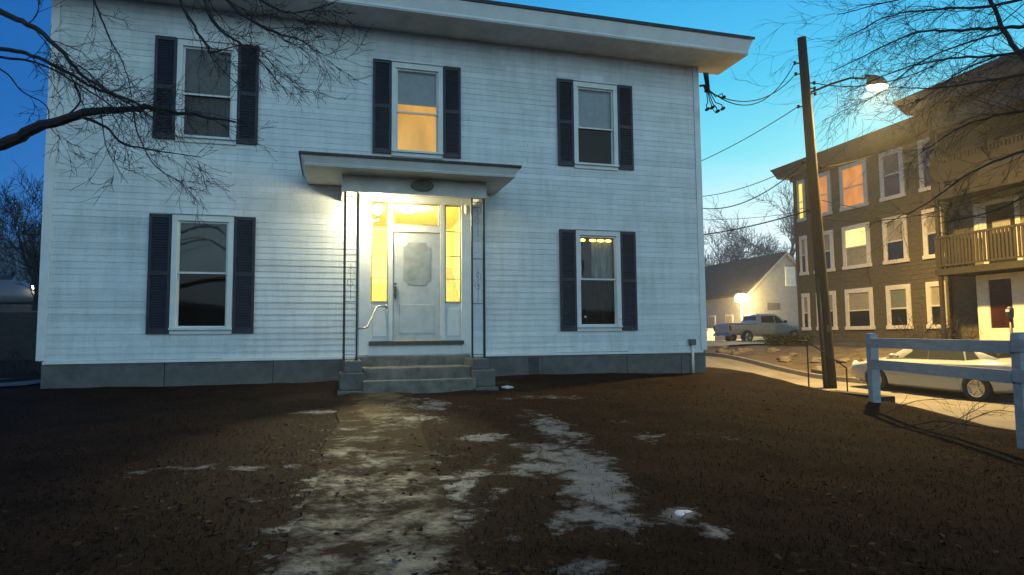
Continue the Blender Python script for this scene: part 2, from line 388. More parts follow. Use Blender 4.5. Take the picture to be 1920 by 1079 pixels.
def z_verge(x, y):
    k = z_road(y)+.12
    top = interp(y, [(-20, .1), (0, .32), (12, .30), (20, .24), (60, .3)])
    t = min(1, max(0, (x-15.2)/4.0)); t = t*t*(3-2*t)
    return lerp(k, max(top, k), t)+(vnoise(x*.8, y*.8)-.5)*.16*(1 if x > 15 else .2)+(vnoise(x*2.7, y*2.7)-.5)*.07
sheet('verge', 'verge', axis_pts([(14.75, 20, .3), (20, 80, 4)]), axis_pts([(-40, -6, 2), (-6, 24, .35), (24, 90, 4)]), z_verge)
kb = MB()
ys = axis_pts([(-40, -10, 2), (-10, 25, .5), (25, 80, 5)])
for a, b in zip(ys, ys[1:]):
    za, zb = z_road(a), z_road(b)
    kb.hexa([(14.55, a, za-.2), (14.77, a, za-.2), (14.77, b, zb-.2), (14.55, b, zb-.2)], [(14.58, a, za+.13), (14.77, a, za+.135), (14.77, b, zb+.135), (14.58, b, zb+.13)])
struct(kb.build('kerb', 'kerb'))
def z_ground(x, y):
    r = math.hypot(x, y)
    return -1.9 if r < 60 else lerp(-1.9, .2, min(1, (r-60)/60))
sheet('ground', 'earth', axis_pts([(-900, -100, 80), (-100, 100, 20), (100, 900, 80)]), axis_pts([(-900, -100, 80), (-100, 140, 20), (140, 1400, 90)]), z_ground)
hm_ = MB(); nh = 96
for i in range(nh):
    a = 2*math.pi*i/nh; h = 9+14*vnoise(i*.31, 2.2)+5*vnoise(i*1.3, 7.1)
    for r_, z in ((330, -3), (400, h), (520, h*.8), (640, -3)): hm_.v.append((r_*math.cos(a), r_*math.sin(a), z))
hm_.f = [(4*i+k, 4*((i+1) % nh)+k, 4*((i+1) % nh)+k+1, 4*i+k+1) for i in range(nh) for k in range(3)]
struct(hm_.build('hills', mat('wooded_hills', (.045, .045, .045), .95, .4, .05), smooth=True))
struct(MB().quad(*[(x, y, z_lawn(x, y)+.03) for x, y in ((-12, -.55), (-6.75, .45), (-6.95, 3.2), (-12, 3.6))]).build('path', 'path'))
# driveway apron up to the far house
sheet('driveway', mat('pale_drive', (.30, .27, .20), .85, .2, 2, .3, 40), axis_pts([(14.8, 30, .8)]), axis_pts([(15.5, 26.5, .8)]),
      lambda x, y: z_verge(x, y)+.09)
# the concrete walk from the steps towards the viewer
v = []; f = []; NX, NY = 14, 96
for j in range(NY+1):
    y = -1.42-11*j/NY
    for i in range(NX+1):
        x = walk_x(y)+(-.5+i/NX)*1.04+(vnoise(y*1.7, 3.3)-.5)*.10+(vnoise(y*5+i*.2, i*.3)-.5)*.05
        v.append((x, y+.0*(i), z_lawn(x, y)+.012+(.008*vnoise(x*2, y*2))))
    if j: f += [((j-1)*(NX+1)+i, (j-1)*(NX+1)+i+1, j*(NX+1)+i+1, j*(NX+1)+i) for i in range(NX)]
mb = MB(); mb.v = v; mb.f = [tuple(reversed(q)) for q in f]
o = struct(mb.build('walkway', 'walk', smooth=True, fix=False))
a = o.data.attributes.new('snow', 'FLOAT', 'POINT'); a.data.foreach_set('value', [snow_at(p[0], p[1])*.9 for p in v])
a = o.data.attributes.new('turf', 'FLOAT', 'POINT')
a.data.foreach_set('value', [max(0, abs(p[0]-walk_x(p[1]))/.49-.25)*.50+.36*min(1, max(0, (-p[1]-2.6)/3)) for p in v])

# ------------------------------------------------------------------ white house
HOUSE = thing('white_house', (0, 4, 0), 'two-storey white clapboard house with dark shutters and lit front porch', 'house')
X0, X1, YB, WT = -6.42, 6.48, 8.6, 7.07
WX = (-3.885, 0., 3.885)
GH = .42                                  # half width of the glass
openings = []
for xc in WX: openings.append((xc-.50, xc+.50, 4.52, 6.42))
for xc in (WX[0], WX[2]): openings.append((xc-.50, xc+.50, 1.0, 3.14))
openings.append((-1.0, 1.0, .40, 3.70))
def laps(mb, tones, u0, u1, z0, z1, place, holes, step=.1135):
    """clapboard courses: place(u, out, z) -> xyz"""
    n = round((z1-z0)/step); step = (z1-z0)/n
    for k in range(n):
        a, b = z0+k*step, z0+(k+1)*step
        segs = [(u0, u1)]; part = []
        for (h0, h1, g0, g1) in holes:
            if b > g0+.002 and a < g1-.002:
                segs = [s for p, q in segs for s in ((p, min(q, h0)), (max(p, h1), q)) if s[1]-s[0] > .01]
                if a < g0: part.append((h0, h1, a, g0))
                if b > g1: part.append((h0, h1, g1, b))
        for p, q, a, b in [(p, q, a, b) for p, q in segs]+part:
            x = p
            while x < q-1e-6:
                e = min(q, x+random.uniform(1.6, 4.2))
                if q-e < .5: e = q
                j = random.uniform(-.004, .004); j2 = j+random.uniform(-.005, .005); w = random.uniform(.008, .0125)
                c = random.uniform(.86, 1.0)
                i0 = len(mb.v)
                mb.add([place(x, w, a+j), place(e-.002, w, a+j2), place(e-.002, .003, b+.004), place(x, .003, b+.004), place(x, -.01, a+j), place(e-.002, -.01, a+j2)],
                       [(0, 1, 2, 3), (4, 5, 1, 0)])
                tones += [c]*(len(mb.v)-i0)
                x = e
mb = MB(); tones = []
laps(mb, tones, X0+.12, X1-.13, .55, WT, lambda u, o, z: (u, -o, z), openings)
laps(mb, tones, .12, YB, .55, WT, lambda u, o, z: (X1+o, u, z), [])
laps(mb, tones, .12, YB, .55, WT, lambda u, o, z: (X0-o, u, z), [])
mb.quad((X0, YB, 0), (X1, YB, 0), (X1, YB, WT+2.2), (X0, YB, WT+2.2)); tones += [1]*4
for x in (X0-.02, X1+.02):
    mb.add([(x, 0, WT), (x, YB, WT), (x, YB/2, WT+2.1)], [(0, 1, 2)]); tones += [1]*3
o = mb.build('wall', 'siding', HOUSE, fix=False)
a = o.data.color_attributes.new('tone', 'FLOAT_COLOR', 'POINT')
a.data.foreach_set('color', [q for t in tones for q in (t, t, t, 1)])
mb = MB()
for x0, x1 in ((X0+.08, -1.45), (1.2, X1-.02)):       # foundation of big granite blocks
    x = x0
    while x < x1-.01:
        e = min(x1, x+random.uniform(1.3, 2.1)); e = x1 if x1-e < .6 else e
        mb.box(x, e-.012, random.uniform(-.006, .006), .5, -.5, .535); x = e
mb.box(-1.6, 1.4, .03, .5, -.5, .52)
mb.box(X0+.1, X1-.04, .3, YB-.05, -.5, .53)
mb.build('foundation', 'stone', HOUSE)
for x0, x1 in ((X0, X0+.13), (X1-.14, X1+.005)):
    MB().box(x0, x1, -.03, .14, .56, WT).build('corner_board', 'trim', HOUSE)
MB().box(X0+.1, X1-.1, -.035, -.002, .50, .549).build('water_table', 'trim', HOUSE)

def eave_profile(mb, OH, z):
    pass
# boxed eave: soffit, flared fascia, dark roof edge
EX0, EX1, EY = X0-.72, 7.20, -.88
mb = MB()
mb.box(EX0, EX1, EY, -.002, WT, WT+.02); mb.box(X1-.02, EX1, -.002, .25, WT, WT+.021); mb.box(EX0, X0+.02, -.002, .25, WT, WT+.021)
mb.build('soffit', 'soffit', HOUSE)
def flare(x0, x1, y0, y1, z0, z1, k):   # an upside-down truncated pyramid frame (fascia flaring outwards to the top)
    m_ = MB(); m_.hexa([(x0, y0, z0), (x1, y0, z0), (x1, y1, z0), (x0, y1, z0)], [(x0-k, y0-k, z1), (x1+k, y0-k, z1), (x1+k, y1, z1), (x0-k, y1, z1)]); return m_
m_ = flare(EX0-.012, EX1+.012, EY-.012, .26, WT+.022, WT+.07, .0)
m_.v += []; q = flare(EX0, EX1, EY, .255, WT+.068, WT+.315, .085); m_.add(q.v, q.f)
m_.build('fascia', 'trim', HOUSE, bevel=.008)
mb = MB()
mb.hexa([(EX0-.11, EY-.11, WT+.316), (EX1+.11, EY-.11, WT+.316), (EX1+.11, YB/2, WT+2.45), (EX0-.11, YB/2, WT+2.45)],
        [(EX0-.11, EY-.12, WT+.375), (EX1+.11, EY-.12, WT+.375), (EX1+.11, YB/2, WT+2.53), (EX0-.11, YB/2, WT+2.53)])
mb.hexa([(EX0-.11, YB/2, WT+2.45), (EX1+.11, YB/2, WT+2.45), (EX1+.11, YB+.9, WT+.3), (EX0-.11, YB+.9, WT+.3)],
        [(EX0-.11, YB/2, WT+2.53), (EX1+.11, YB/2, WT+2.53), (EX1+.11, YB+.92, WT+.37), (EX0-.11, YB+.92, WT+.37)])
mb.build('roof', 'eave', HOUSE)

# windows
def window(xc, zb, zt, zm, top, bottom):
    """zb..zt glass, zm meeting rail"""
    g = GH
    f = MB()
    f.box(xc-g-.095, xc-g, -.055, .08, zb-.02, zt+.012); f.box(xc+g, xc+g+.095, -.055, .08, zb-.02, zt+.012)
    f.box(xc-g-.095, xc+g+.095, -.058, .08, zt+.012, zt+.125)
    f.box(xc-g-.115, xc+g+.115, -.09, -.01, zt+.126, zt+.150)
    fr = f.build('window', 'trim', HOUSE, bevel=.004)
    MB().box(xc-g-.10, xc+g+.10, -.085, .08, zb-.062, zb-.021).box(xc-g-.095, xc+g+.095, -.04, .0, zb-.14, zb-.063).build('sill', 'trim', fr, bevel=.004)
    for z0, z1, y in ((zm-.005, zt+.012, -.012), (zb-.02, zm+.035, .026)):
        s = MB(); w = .032
        s.box(xc-g, xc-g+w, y, y+.03, z0, z1); s.box(xc+g-w, xc+g, y, y+.03, z0, z1)
        s.box(xc-g+w, xc+g-w, y, y+.03, z1-w, z1); s.box(xc-g+w, xc+g-w, y, y+.03, z0, z0+w)
        s.build('sash', 'trim', fr)
        MB().quad((xc-g+w, y+.014, z0+w), (xc+g-w, y+.014, z0+w), (xc+g-w, y+.014, z1-w), (xc-g+w, y+.014, z1-w)).build('pane', 'screened' if y > 0 and xc else 'glass', fr, fix=False)
    return fr
def room(x0, x1, y1, z0, z1, m, parent, name='room'):
    b = MB(); y0 = .081
    b.quad((x0, y1, z0), (x1, y1, z0), (x1, y1, z1), (x0, y1, z1))
    b.quad((x0, y0, z0), (x0, y1, z0), (x0, y1, z1), (x0, y0, z1)); b.quad((x1, y0, z0), (x1, y1, z0), (x1, y1, z1), (x1, y0, z1))
    b.quad((x0, y0, z0), (x1, y0, z0), (x1, y1, z0), (x0, y1, z0)); b.quad((x0, y0, z1), (x1, y0, z1), (x1, y1, z1), (x0, y1, z1))
    for a_, b_, c_, d_ in ((x0, x0+.001, z0, z1),):
        pass
    return b.build(name, m, parent)
def wavy(x0, x1, y, z0, z1, n, amp, ph=0):
    b = MB()
    for i in range(n+1):
        x = lerp(x0, x1, i/n); yy = y+amp*math.sin(i*1.7+ph)
        b.v += [(x, yy, z0), (x, yy, z1)]
    b.f = [(2*i, 2*i+2, 2*i+3, 2*i+1) for i in range(n)]
    return b
UL = window(WX[0], 4.64, 6.29, 5.40, 0, 0)
UM = window(WX[1], 4.64, 6.29, 5.40, 0, 0)
UR = window(WX[2], 4.64, 6.29, 5.40, 0, 0)
LL = window(WX[0], 1.13, 3.03, 2.09, 0, 0)
LR = window(WX[2], 1.13, 3.03, 2.09, 0, 0)
for w, xc, z0, z1 in ((UL, WX[0], 4.4, 6.6), (UR, WX[2], 4.4, 6.6), (LL, WX[0], .9, 3.3), (LR, WX[2], .9, 3.3)):
    room(xc-1.1, xc+1.1, 1.6, z0, z1, 'room', w, 'room')
    # plaster round the opening on the inside
room(WX[1]-1.1, WX[1]+1.1, .9, 4.4, 6.6, 'yellowroom', UM, 'room')
MB().quad((WX[0]-.42, .085, 5.38), (WX[0]+.42, .085, 5.38), (WX[0]+.42, .085, 6.32), (WX[0]-.42, .085, 6.32)).build('insect_screen', 'screen', UL)
wavy(WX[0]-.42, WX[0]+.42, .14, 4.62, 5.5, 26, .02).build('curtain', mat('grey_curtain', (.20, .21, .21), .9, .3, 4, stretch=(5, 1, .5)), UL, smooth=True)
MB().box(WX[1]-.41, WX[1]+.41, .075, .08, 5.60, 6.32).build('roller_blind', 'blind', UM)
MB().box(WX[2]-.42, WX[2]+.42, .075, .08, 5.40, 6.32).build('roller_blind', 'blind', UR)
MB().quad((WX[0]-.42, .10, 2.06), (WX[0]+.42, .10, 2.06), (WX[0]+.42, .10, 3.08), (WX[0]-.42, .10, 3.08)).build('roller_blind', mat('grey_blind', (.055, .060, .065), .8, .3, 2.0), LL)
wavy(WX[2]-.08, WX[2]+.42, .16, 2.1, 3.0, 16, .025).build('curtain', mat('net_curtain', (.30, .31, .28), .9, .4, 3, stretch=(4, 1, .6)), LR, smooth=True)
wavy(WX[2]-.42, WX[2]+.42, .26, 1.1, 2.1, 22, .02, 2).build('curtain', mat('drab_curtain', (.075, .07, .062), .9, .4, 4, stretch=(4, 1, .6)), LR, smooth=True)
for i, (dx, rx) in enumerate(((-.31, .065), (-.08, .085), (.11, .085), (.29, .075))):
    b = MB(); n = 12
    b.lathe([(.001, -rx), (.022, -rx*.8), (.032, -rx*.3), (.032, rx*.3), (.022, rx*.8), (.001, rx)], (WX[2]+dx, .075, 2.955), 'x', n)
    b.build('amber_bulb', 'amber', LR, smooth=True)
for (x, y, z) in ((-.30, .02, 1.30), (.47, -.065, 1.26)):
    MB().lathe([(.004, -.01), (.022, -.006), (.024, .01), (.006, .02)], (WX[2]+x, y, z), 'y', 10).build('window_catch', 'unlit', LR, smooth=True)

# shutters: frame and louvres
def shutter_mb(w, h):
    b = MB(); s = .05
    b.box(0, s, -.035, 0, 0, h); b.box(w-s, w, -.035, 0, 0, h)
    for z0, z1 in ((0, .09), (h*.5-.035, h*.5+.035), (h-.07, h)): b.box(s, w-s, -.033, 0, z0, z1)
    for z0, z1 in ((.09, h*.5-.035), (h*.5+.035, h-.07)):
        n = int((z1-z0)/.047)
        for i in range(n):
            z = z0+(i+.5)*(z1-z0)/n
            b.hexa([(s, -.028, z-.02), (w-s, -.028, z-.02), (w-s, -.004, z+.012), (s, -.004, z+.012)], [(s, -.028, z-.012), (w-s, -.028, z-.012), (w-s, -.004, z+.02), (s, -.004, z+.02)])
    b.box(s, w-s, -.003, -.001, .05, h-.05)
    return b
for h, z0, xs_ in ((1.904, 4.536, WX), (2.151, 1.004, (WX[0], WX[2]))):
    src = None
    for xc in xs_:
        for x in (xc-.885, xc+.885-.366):
            if src is None:
                src = shutter_mb(.366, h).build('shutter', 'shutter', HOUSE, local=True)
                o = src
            else:
                o = src.copy(); COL.objects.link(o); o.parent = HOUSE
            o.location = (x, -.022-4, z0)

# entrance ----------------------------------------------------------
DOORX0, DOORX1, DZ0, DZ1 = -.47, .455, .83, 2.97
f = MB()
f.box(-1.12, -.90, -.07, .10, .56, 3.70); f.box(.885, 1.10, -.07, .10, .56, 3.70)
f.box(-.90, .885, -.06, .10, 3.56, 3.70)
f.box(-.565, -.475, -.05, .10, .83, 3.56); f.box(.46, .55, -.05, .10, .83, 3.56)
ent = f.build('door_surround', 'trim', HOUSE, bevel=.006)
MB().box(-.4749, .4599, -.045, .10, 2.985, 3.115).build('transom_bar', 'trim', ent, bevel=.004)
for x0, x1 in ((-.90, -.565), (.55, .885)):
    b = MB(); b.box(x0, x1, -.02, .06, .83, 1.58)
    b.box(x0+.04, x1-.04, -.035, -.0201, .92, 1.46)
    b.build('side_panel', 'trim', ent, bevel=.004)
b = MB().box(-.93, .92, -.13, .06, .755, .829); b.build('door_sill', 'sill', ent)
MB().box(-.93, .92, -.06, .06, .555, .754).build('riser_board', 'trim', ent)
dr = MB().box(DOORX0, DOORX1, -.015, .03, DZ0+.005, DZ1)
dr.box(DOORX0+.12, DOORX1-.12, -.022, -.0151, .98, 1.55)
door = dr.build('door', 'door', HOUSE, bevel=.004)
poly = []                     # scalloped door light
gx0, gx1, gz0, gz1, rr = -.27, .27, 1.93, 2.78, .09
for cx, cz, a0 in ((gx1, gz1, 270), (gx0, gz1, 0), (gx0, gz0, 90), (gx1, gz0, 180)):
    for k in range(7):
        a = R(a0-15*k); poly.append((cx+rr*math.cos(a), cz+rr*math.sin(a)))
MB().prism(poly, 'y', -.021, -.0155).build('door_light', 'doorlite', door)
hb = MB(); hb.box(-.445, -.405, -.03, -.0155, 1.66, 1.90); hb.tube([(-.425, -.03, 1.86), (-.425, -.075, 1.84), (-.425, -.075, 1.70), (-.425, -.03, 1.69)], .011, 8); hb.lathe([(.006, -.07), (.025, -.06), (.025, -.035), (.008, -.03)], (-.425, 0, 1.95), 'y', 12)
hb.build('handle', 'brass', door)
# glazing of transom and sidelights, with bars
def light_unit(name, x0, x1, z0, z1, bars):
    b = MB(); w = .028
    b.box(x0, x0+w, -.03, .02, z0, z1); b.box(x1-w, x1, -.03, .02, z0, z1); b.box(x0+w, x1-w, -.03, .02, z0, z0+w); b.box(x0+w, x1-w, -.03, .02, z1-w, z1)
    for z in bars: b.box(x0+w, x1-w, -.02, .01, z-.009, z+.009)
    o = b.build(name, mat('oak_frame', (.40, .32, .13), .5, .15, 8), ent)
    MB().quad((x0+w, -.002, z0+w), (x1-w, -.002, z0+w), (x1-w, -.002, z1-w), (x0+w, -.002, z1-w)).build('pane', 'glass', ent, fix=False)
light_unit('transom', -.475, .46, 3.115, 3.56, [])
light_unit('sidelight', -.90, -.565, 1.58, 3.56, (2.06, 2.52, 3.02))
light_unit('sidelight', .55, .885, 1.58, 3.56, (2.06, 2.52, 3.02))
hall = room(-1.25, 1.25, 3.2, .80, 3.62, 'hall', HOUSE, 'hall_room')
st = MB()
for i in range(9): st.box(.35, 1.24, 1.0+i*.23, 3.19, .81+i*.2, .81+(i+1)*.2-.003)
st.build('staircase', 'stair', hall)
MB().box(-1.24, 1.24, 3.0, 3.18, .81, 2.2).build('wainscot', mat('olive_paint', (.42, .36, .10), .8, .1), hall)
MB().lathe([(.01, -.08), (.12, -.06), (.15, 0), (.02, .01)], (-.1, .75, 3.6), 'z', 16).build('ceiling_lamp', 'hallbulb', hall, smooth=True)

# portico ------------------------------------------------------------
px0, px1, py0, pz = -2.09, 1.62, -1.45, 3.84
por = MB().box(px0, px1, py0, -.02, pz, pz+.02).build('portico_roof', 'soffit', HOUSE)
q = flare(px0-.01, px1+.01, py0-.01, -.02, pz+.021, pz+.04, 0); k = flare(px0, px1, py0, -.02, pz+.041, pz+.16, .075); q.add(k.v, k.f)
q.build('fascia', 'trim', por, bevel=.006)
b = MB()
b.hexa([(px0-.10, py0-.10, pz+.161), (px1+.10, py0-.10, pz+.161), (px1+.10, -.02, pz+.162), (px0-.10, -.02, pz+.162)],
       [(px0-.10, py0-.11, pz+.205), (px1+.10, py0-.11, pz+.205), (px1-.35, -.02, pz+.46), (px0+.35, -.02, pz+.46)])
b.build('shingles', 'shingle', por)
bm_ = MB(); bx0, bx1, by = -1.47, 1.20, -.95
bm_.box(bx0, bx1, by, by+.12, 3.53, pz-.001); bm_.box(bx0, bx0+.12, by+.12, -.02, 3.53, pz-.001); bm_.box(bx1-.12, bx1, by+.12, -.02, 3.53, pz-.001)
bm_.box(bx0-.02, bx1+.02, by-.02, by-.0005, 3.53, 3.575)
bm_.box(bx0+.12, bx1-.12, by+.12, -.07, 3.70, 3.715)
bm_.build('beam', 'soffit', HOUSE, bevel=.004)
b = MB(); ex, ez, cx, cz = .215, .105, -.03, 3.70
n = 28
ring = lambda s, y: [(cx+ex*s*math.cos(2*math.pi*i/n), y, cz+ez*s*math.sin(2*math.pi*i/n)) for i in range(n)]
vs = ring(1, by-.021)+ring(1, by-.045)+ring(.86, by-.055)+ring(.8, by-.04)
b.add(vs, [(k*n+i, k*n+(i+1) % n, (k+1)*n+(i+1) % n, (k+1)*n+i) for k in range(3) for i in range(n)]+[tuple(3*n+i for i in range(n))])
b.build('oval_plaque', 'wreath', HOUSE)
# wrought-iron posts: two bars with scrolls between
def column(xa, xb, y, z0, z1):
    b = MB()
    for x, r in ((xa, .021), (xb, .016)): b.box(x-r, x+r, y-r, y+r, z0+.02, z1)
    b.box(xa-.035, xa+.035, y-.035, y+.035, z0, z0+.02); b.box(xb-.03, xb+.03, y-.03, y+.03, z0, z0+.02)
    for z in (z0+.10, z0+1.05, z0+1.9, z1-.08): b.box(xa+.02, xb-.02, y-.006, y+.006, z-.006, z+.006)
    c = (xa+xb)/2
    for zc in (z0+1.48, z1-.32):
        for sg in (-1, 1):
            pts = []
            for i in range(22):
                t = i/21; a = sg*(t*4.4*math.pi/2+.3); r = .085*(1-.72*t)
                pts.append((c+r*math.sin(a)*.8, y, zc+sg*(.10+.0*t)-r*math.cos(a)*1.0*sg))
            b.tube(pts, .0035, 5)
        b.tube([(c, y, zc-.4), (c, y, zc+.25)], .004, 5)
    return b.build('iron_post', 'iron', HOUSE)
colL = column(-1.41, -1.19, -.90, .50, 3.53)
colR = column(1.15, .92, -.90, .47, 3.53)
b = MB(); b.tube([(-.60, -.06, 1.50), (-.62, -.16, 1.50), (-.73, -.22, 1.50), (-.80, -.26, 1.48), (-1.00, -.84, 1.10), (-1.05, -.90, 1.075), (-1.17, -.90, 1.07)], .02, 8)
b.lathe([(.04, 0), (.04, -.012), (.02, -.02)], (-.60, -.05, 1.50), 'y', 12)
b.build('handrail', 'steel', HOUSE, smooth=True)
# floodlight by the transom and its dark twin
def lamp_at(name, x, y, z, aim, m, lit):
    b = MB(); b.lathe([(.055, 0), (.055, -.02), (.03, -.03)], (x, -.071, z-.02), 'y', 16)
    b.tube([(x, -.09, z-.02), (x, -.14, z+.005), (x, y+.10, z)], .014, 8)
    fx = b.build(name, 'brass', HOUSE, smooth=True)
    d = Vector(aim).normalized(); c = Vector((x, y, z)); s1 = d.orthogonal().normalized(); s2 = d.cross(s1)
    def rev(prof, n=20):
        vs = [c+d*h+(s1*math.cos(2*math.pi*j/n)+s2*math.sin(2*math.pi*j/n))*r for r, h in prof for j in range(n)]
        return MB().add(vs, [(i*n+j, i*n+(j+1) % n, (i+1)*n+(j+1) % n, (i+1)*n+j) for i in range(len(prof)-1) for j in range(n)])
    if lit:
        rev([(.02, -.15), (.05, -.14), (.085, -.10), (.098, -.05), (.094, -.05), (.08, -.10), (.03, -.13)]).build('lamp_hood', 'brass', fx, smooth=True)
        rev([(.03, -.09), (.07, -.07), (.095, -.01), (.09, .05), (.06, .085), (.001, .10)]).build('bulb', m, fx, smooth=True)
    else:
        rev([(.02, -.06), (.04, -.05), (.045, 0), (.042, .10), (.02, .14), (.001, .145)]).build('globe', m, fx, smooth=True)
    return fx
lamp_at('porch_floodlight', -.80, -.34, 3.34, (-.06, -1, -.27), 'flood', True)
sl = bpy.data.lights.new('flood_beam', 'SPOT'); so = bpy.data.objects.new('flood_beam', sl); COL.objects.link(so)
so.location = (-.83, -.50, 3.20); so.rotation_euler = Vector((-.58, -4.5, -3.35)).to_track_quat('-Z', 'Y').to_euler()
sl.energy = 2100; sl.color = (1, .87, .50); sl.spot_size = R(42); sl.spot_blend = 1.0; sl.shadow_soft_size = .08
lamp_at('porch_lamp', .97, -.17, 3.50, (0, -.1, -1), 'unlit', False)
# steps and their side blocks
b = MB(); b.box(-1.18, 1.02, -.27, .0295, -.3, .545); b.build('top_step', 'step', HOUSE, bevel=.012)
b = MB(); b.box(-1.08, .86, -1.06, -.271, -.4, .36); b.build('landing', 'step', HOUSE, bevel=.015)
b = MB(); b.box(-1.10, .88, -1.38, -1.061, -.4, .155); b.build('lower_step', 'step', HOUSE, bevel=.015)
for s, (xa, xb) in ((0, (-1.42, -1.085)), (1, (.865, 1.19))):
    b = MB(); b.box(xa+.01, xb-.01, -1.16, -.30, .30, .50); b.box(xa-.06 if not s else xa-.005, xb+.005 if not s else xb+.07, -1.30, -.30, .0, .299)
    b.box(xa-.10 if not s else xa-.005, xb+.01 if not s else xb+.10, -1.42, -.30, -.4, -.001)
    b.build('step_block', 'stone', HOUSE, bevel=.02)
# small meter box and pale pipe by the right corner
b = MB(); b.tube([(6.10, -.05, .05), (6.10, -.05, .66)], .028, 10); sp = b.build('vent_pipe', 'trim', HOUSE, smooth=True)
MB().box(6.02, 6.17, -.10, -.018, .67, .80).build('pipe_cap', 'stone', sp, bevel=.01)
MB().box(2.30, 2.52, -.02, -.005, .12, .46).build('foundation_vent', 'eave', HOUSE)

# ------------------------------------------------------------------ snow lump and stray bits
def lump(c, r, seed, sq=.5, n=10):
    rnd = random.Random(seed); b = bmesh.new(); bmesh.ops.create_icosphere(b, subdivisions=3, radius=1)
    ph = [rnd.uniform(0, 6) for _ in range(6)]
    for w in b.verts:
        p = w.co.copy(); k = 1+.22*math.sin(3.1*p.x+ph[0])*math.cos(2.7*p.y+ph[1])+.13*math.sin(6*p.z+5*p.x+ph[2])+rnd.uniform(-.04, .04)
        w.co = Vector((c[0]+p.x*k*r[0], c[1]+p.y*k*r[1], c[2]+p.z*k*r[2]))
    mb = MB(); mb.v = [tuple(w.co) for w in b.verts]; b.verts.index_update(); mb.f = [tuple(w.index for w in f.verts) for f in b.faces]; b.free(); return mb
o = lump((.70, -8.66, -.375), (.14, .10, .075), 1); q = lump((.50, -8.76, -.395), (.20, .08, .035), 2); o.add(q.v, q.f); q = lump((.80, -8.58, -.395), (.09, .10, .045), 5); o.add(q.v, q.f)
tag(o.build('snow_chunk', 'snow', smooth=True), 'small lump of frozen snow standing proud on the dark lawn', 'snow')
o = lump((1.50, -1.20, -.05), (.10, .07, .05), 3)
tag(o.build('snow_chunk', 'snow', smooth=True), 'small snow lump beside the right block of the steps', 'snow')

# ------------------------------------------------------------------ rail fence at the lawn edge
FP = [Vector((7.28, -3.78, 0)), Vector((6.38, -6.88, 0)), Vector((5.52, -10.3, 0))]
FD = (FP[1]-FP[0]).normalized(); FN = Vector((-FD.y, FD.x, 0))
fence = thing('rail_fence', (FP[0].x, FP[0].y, -.26), 'white two-rail fence along the lawn edge beside the street', 'fence')
for p in FP:
    zb = z_lawn(p.x, p.y); w = .07
    a = [p+FD*sx*w+FN*sy*w for sx, sy in ((-1, -1), (1, -1), (1, 1), (-1, 1))]
    t = [p+FD*sx*.05+FN*sy*.05 for sx, sy in ((-1, -1), (1, -1), (1, 1), (-1, 1))]
    b = MB().hexa([(q.x, q.y, zb-.3) for q in a], [(q.x, q.y, .865) for q in a]); b.hexa([(q.x, q.y, .866) for q in a], [(q.x, q.y, .90) for q in t])
    b.build('post', 'fence', fence, bevel=.008)
for i in range(2):
    for z0, z1 in ((.66, .82), (.30, .46)):
        s = FP[i]+FD*(-.02 if i else .05)+FN*-.09; e = FP[i+1]+FD*-.03+FN*-.09
        dz = -.02 if i == 0 else -.04
        a = [s-FN*.019, s+FN*.019, e+FN*.019, e-FN*.019]
        zz = [0, 0, dz, dz]
        MB().hexa([(q.x, q.y, z0+k) for q, k in zip(a, zz)], [(q.x, q.y, z1+k) for q, k in zip(a, zz)]).build('rail', 'fence', fence, bevel=.005)
# low timber edging where the lawn drops to the street
tb = MB()
for k, (z0, z1) in enumerate(((-.95, -.56), (-.555, -.20))): tb.box(7.58, 7.86, -3.62-.03*k, -2.3, z0, z1)
tag(tb.build('timber_edging', 'timber', bevel=.015), 'dark stacked timbers edging the lawn behind the fence post', 'edging')
# pipe handrail down to the street, with its stone steps
M['rust'] = mat('rusty_pipe', (.035, .026, .020), .8, .3, 15)
hr = thing('pipe_handrail', (8.2, -1.0, -.3), 'thin iron pipe handrail stepping down from the lawn to the street', 'handrail')
pa, pb = P(1513, 640, 13.2), P(1587, 690, 13.2)
MB().tube([(pa.x, pa.y, -.75), tuple(pa)], .014, 8).build('post', 'rust', hr)
MB().tube([(pb.x, pb.y, -1.0), tuple(pb)], .014, 8).build('post', 'rust', hr)
e = pa+Vector((-.25, .1, .01))
MB().tube([tuple(e), tuple(pa), tuple(pa+(pb-pa)*.15), tuple(pb)], .014, 8).build('rail', 'rust', hr, smooth=True)
ss = MB(); ss.box(7.68, 8.3, -2.2, -.9, -.95, -.34); ss.box(8.31, 8.75, -2.2, -.9, -.95, -.55)
tag(ss.build('stone_steps', 'stone', bevel=.02), 'two dark stone steps under the pipe handrail at the lawn edge', 'steps')

# ------------------------------------------------------------------ utility pole, street lamp, wires
PB = Vector((12.62, 3.10, z_road(3.1)-.05)); PT = Vector((12.22, 2.75, 9.75))
PB = P(1557, 722, 18.9); PT = P(1503, 71, 18.6); PB.z = -.95
pole = thing('utility_pole', tuple(PB), 'tall leaning bare wooden utility pole standing at the kerb', 'utility pole')
def on_pole(t): return PB.lerp(PT, t)
MB().tube([on_pole(t) for t in (0, .1, .3, .6, .9, 1)], [.19, .183, .17, .15, .128, .122], 14).build('shaft', 'wood_pole', pole, smooth=True)
for t, s in ((.93, -1), (.90, -1), (.875, 1), (.86, 1), (.845, 1), (.81, -1), (.655, -1), (.64, 1), (.52, -1)):
    b = MB(); c = on_pole(t); d = Vector((_r2.x, _r2.y, 0))*s
    b.tube([c+d*.10, c+d*.24], .018, 6); q = c+d*.26
    b.lathe([(.02, -.05), (.045, -.035), (.03, 0), (.045, .035), (.02, .05)], tuple(q), 'z', 10)
    b.build('insulator', 'wire', pole, smooth=True)
cg = MB(); sd = (-_r2*.8-Vector((_f.x, _f.y, 0))*.6).normalized()
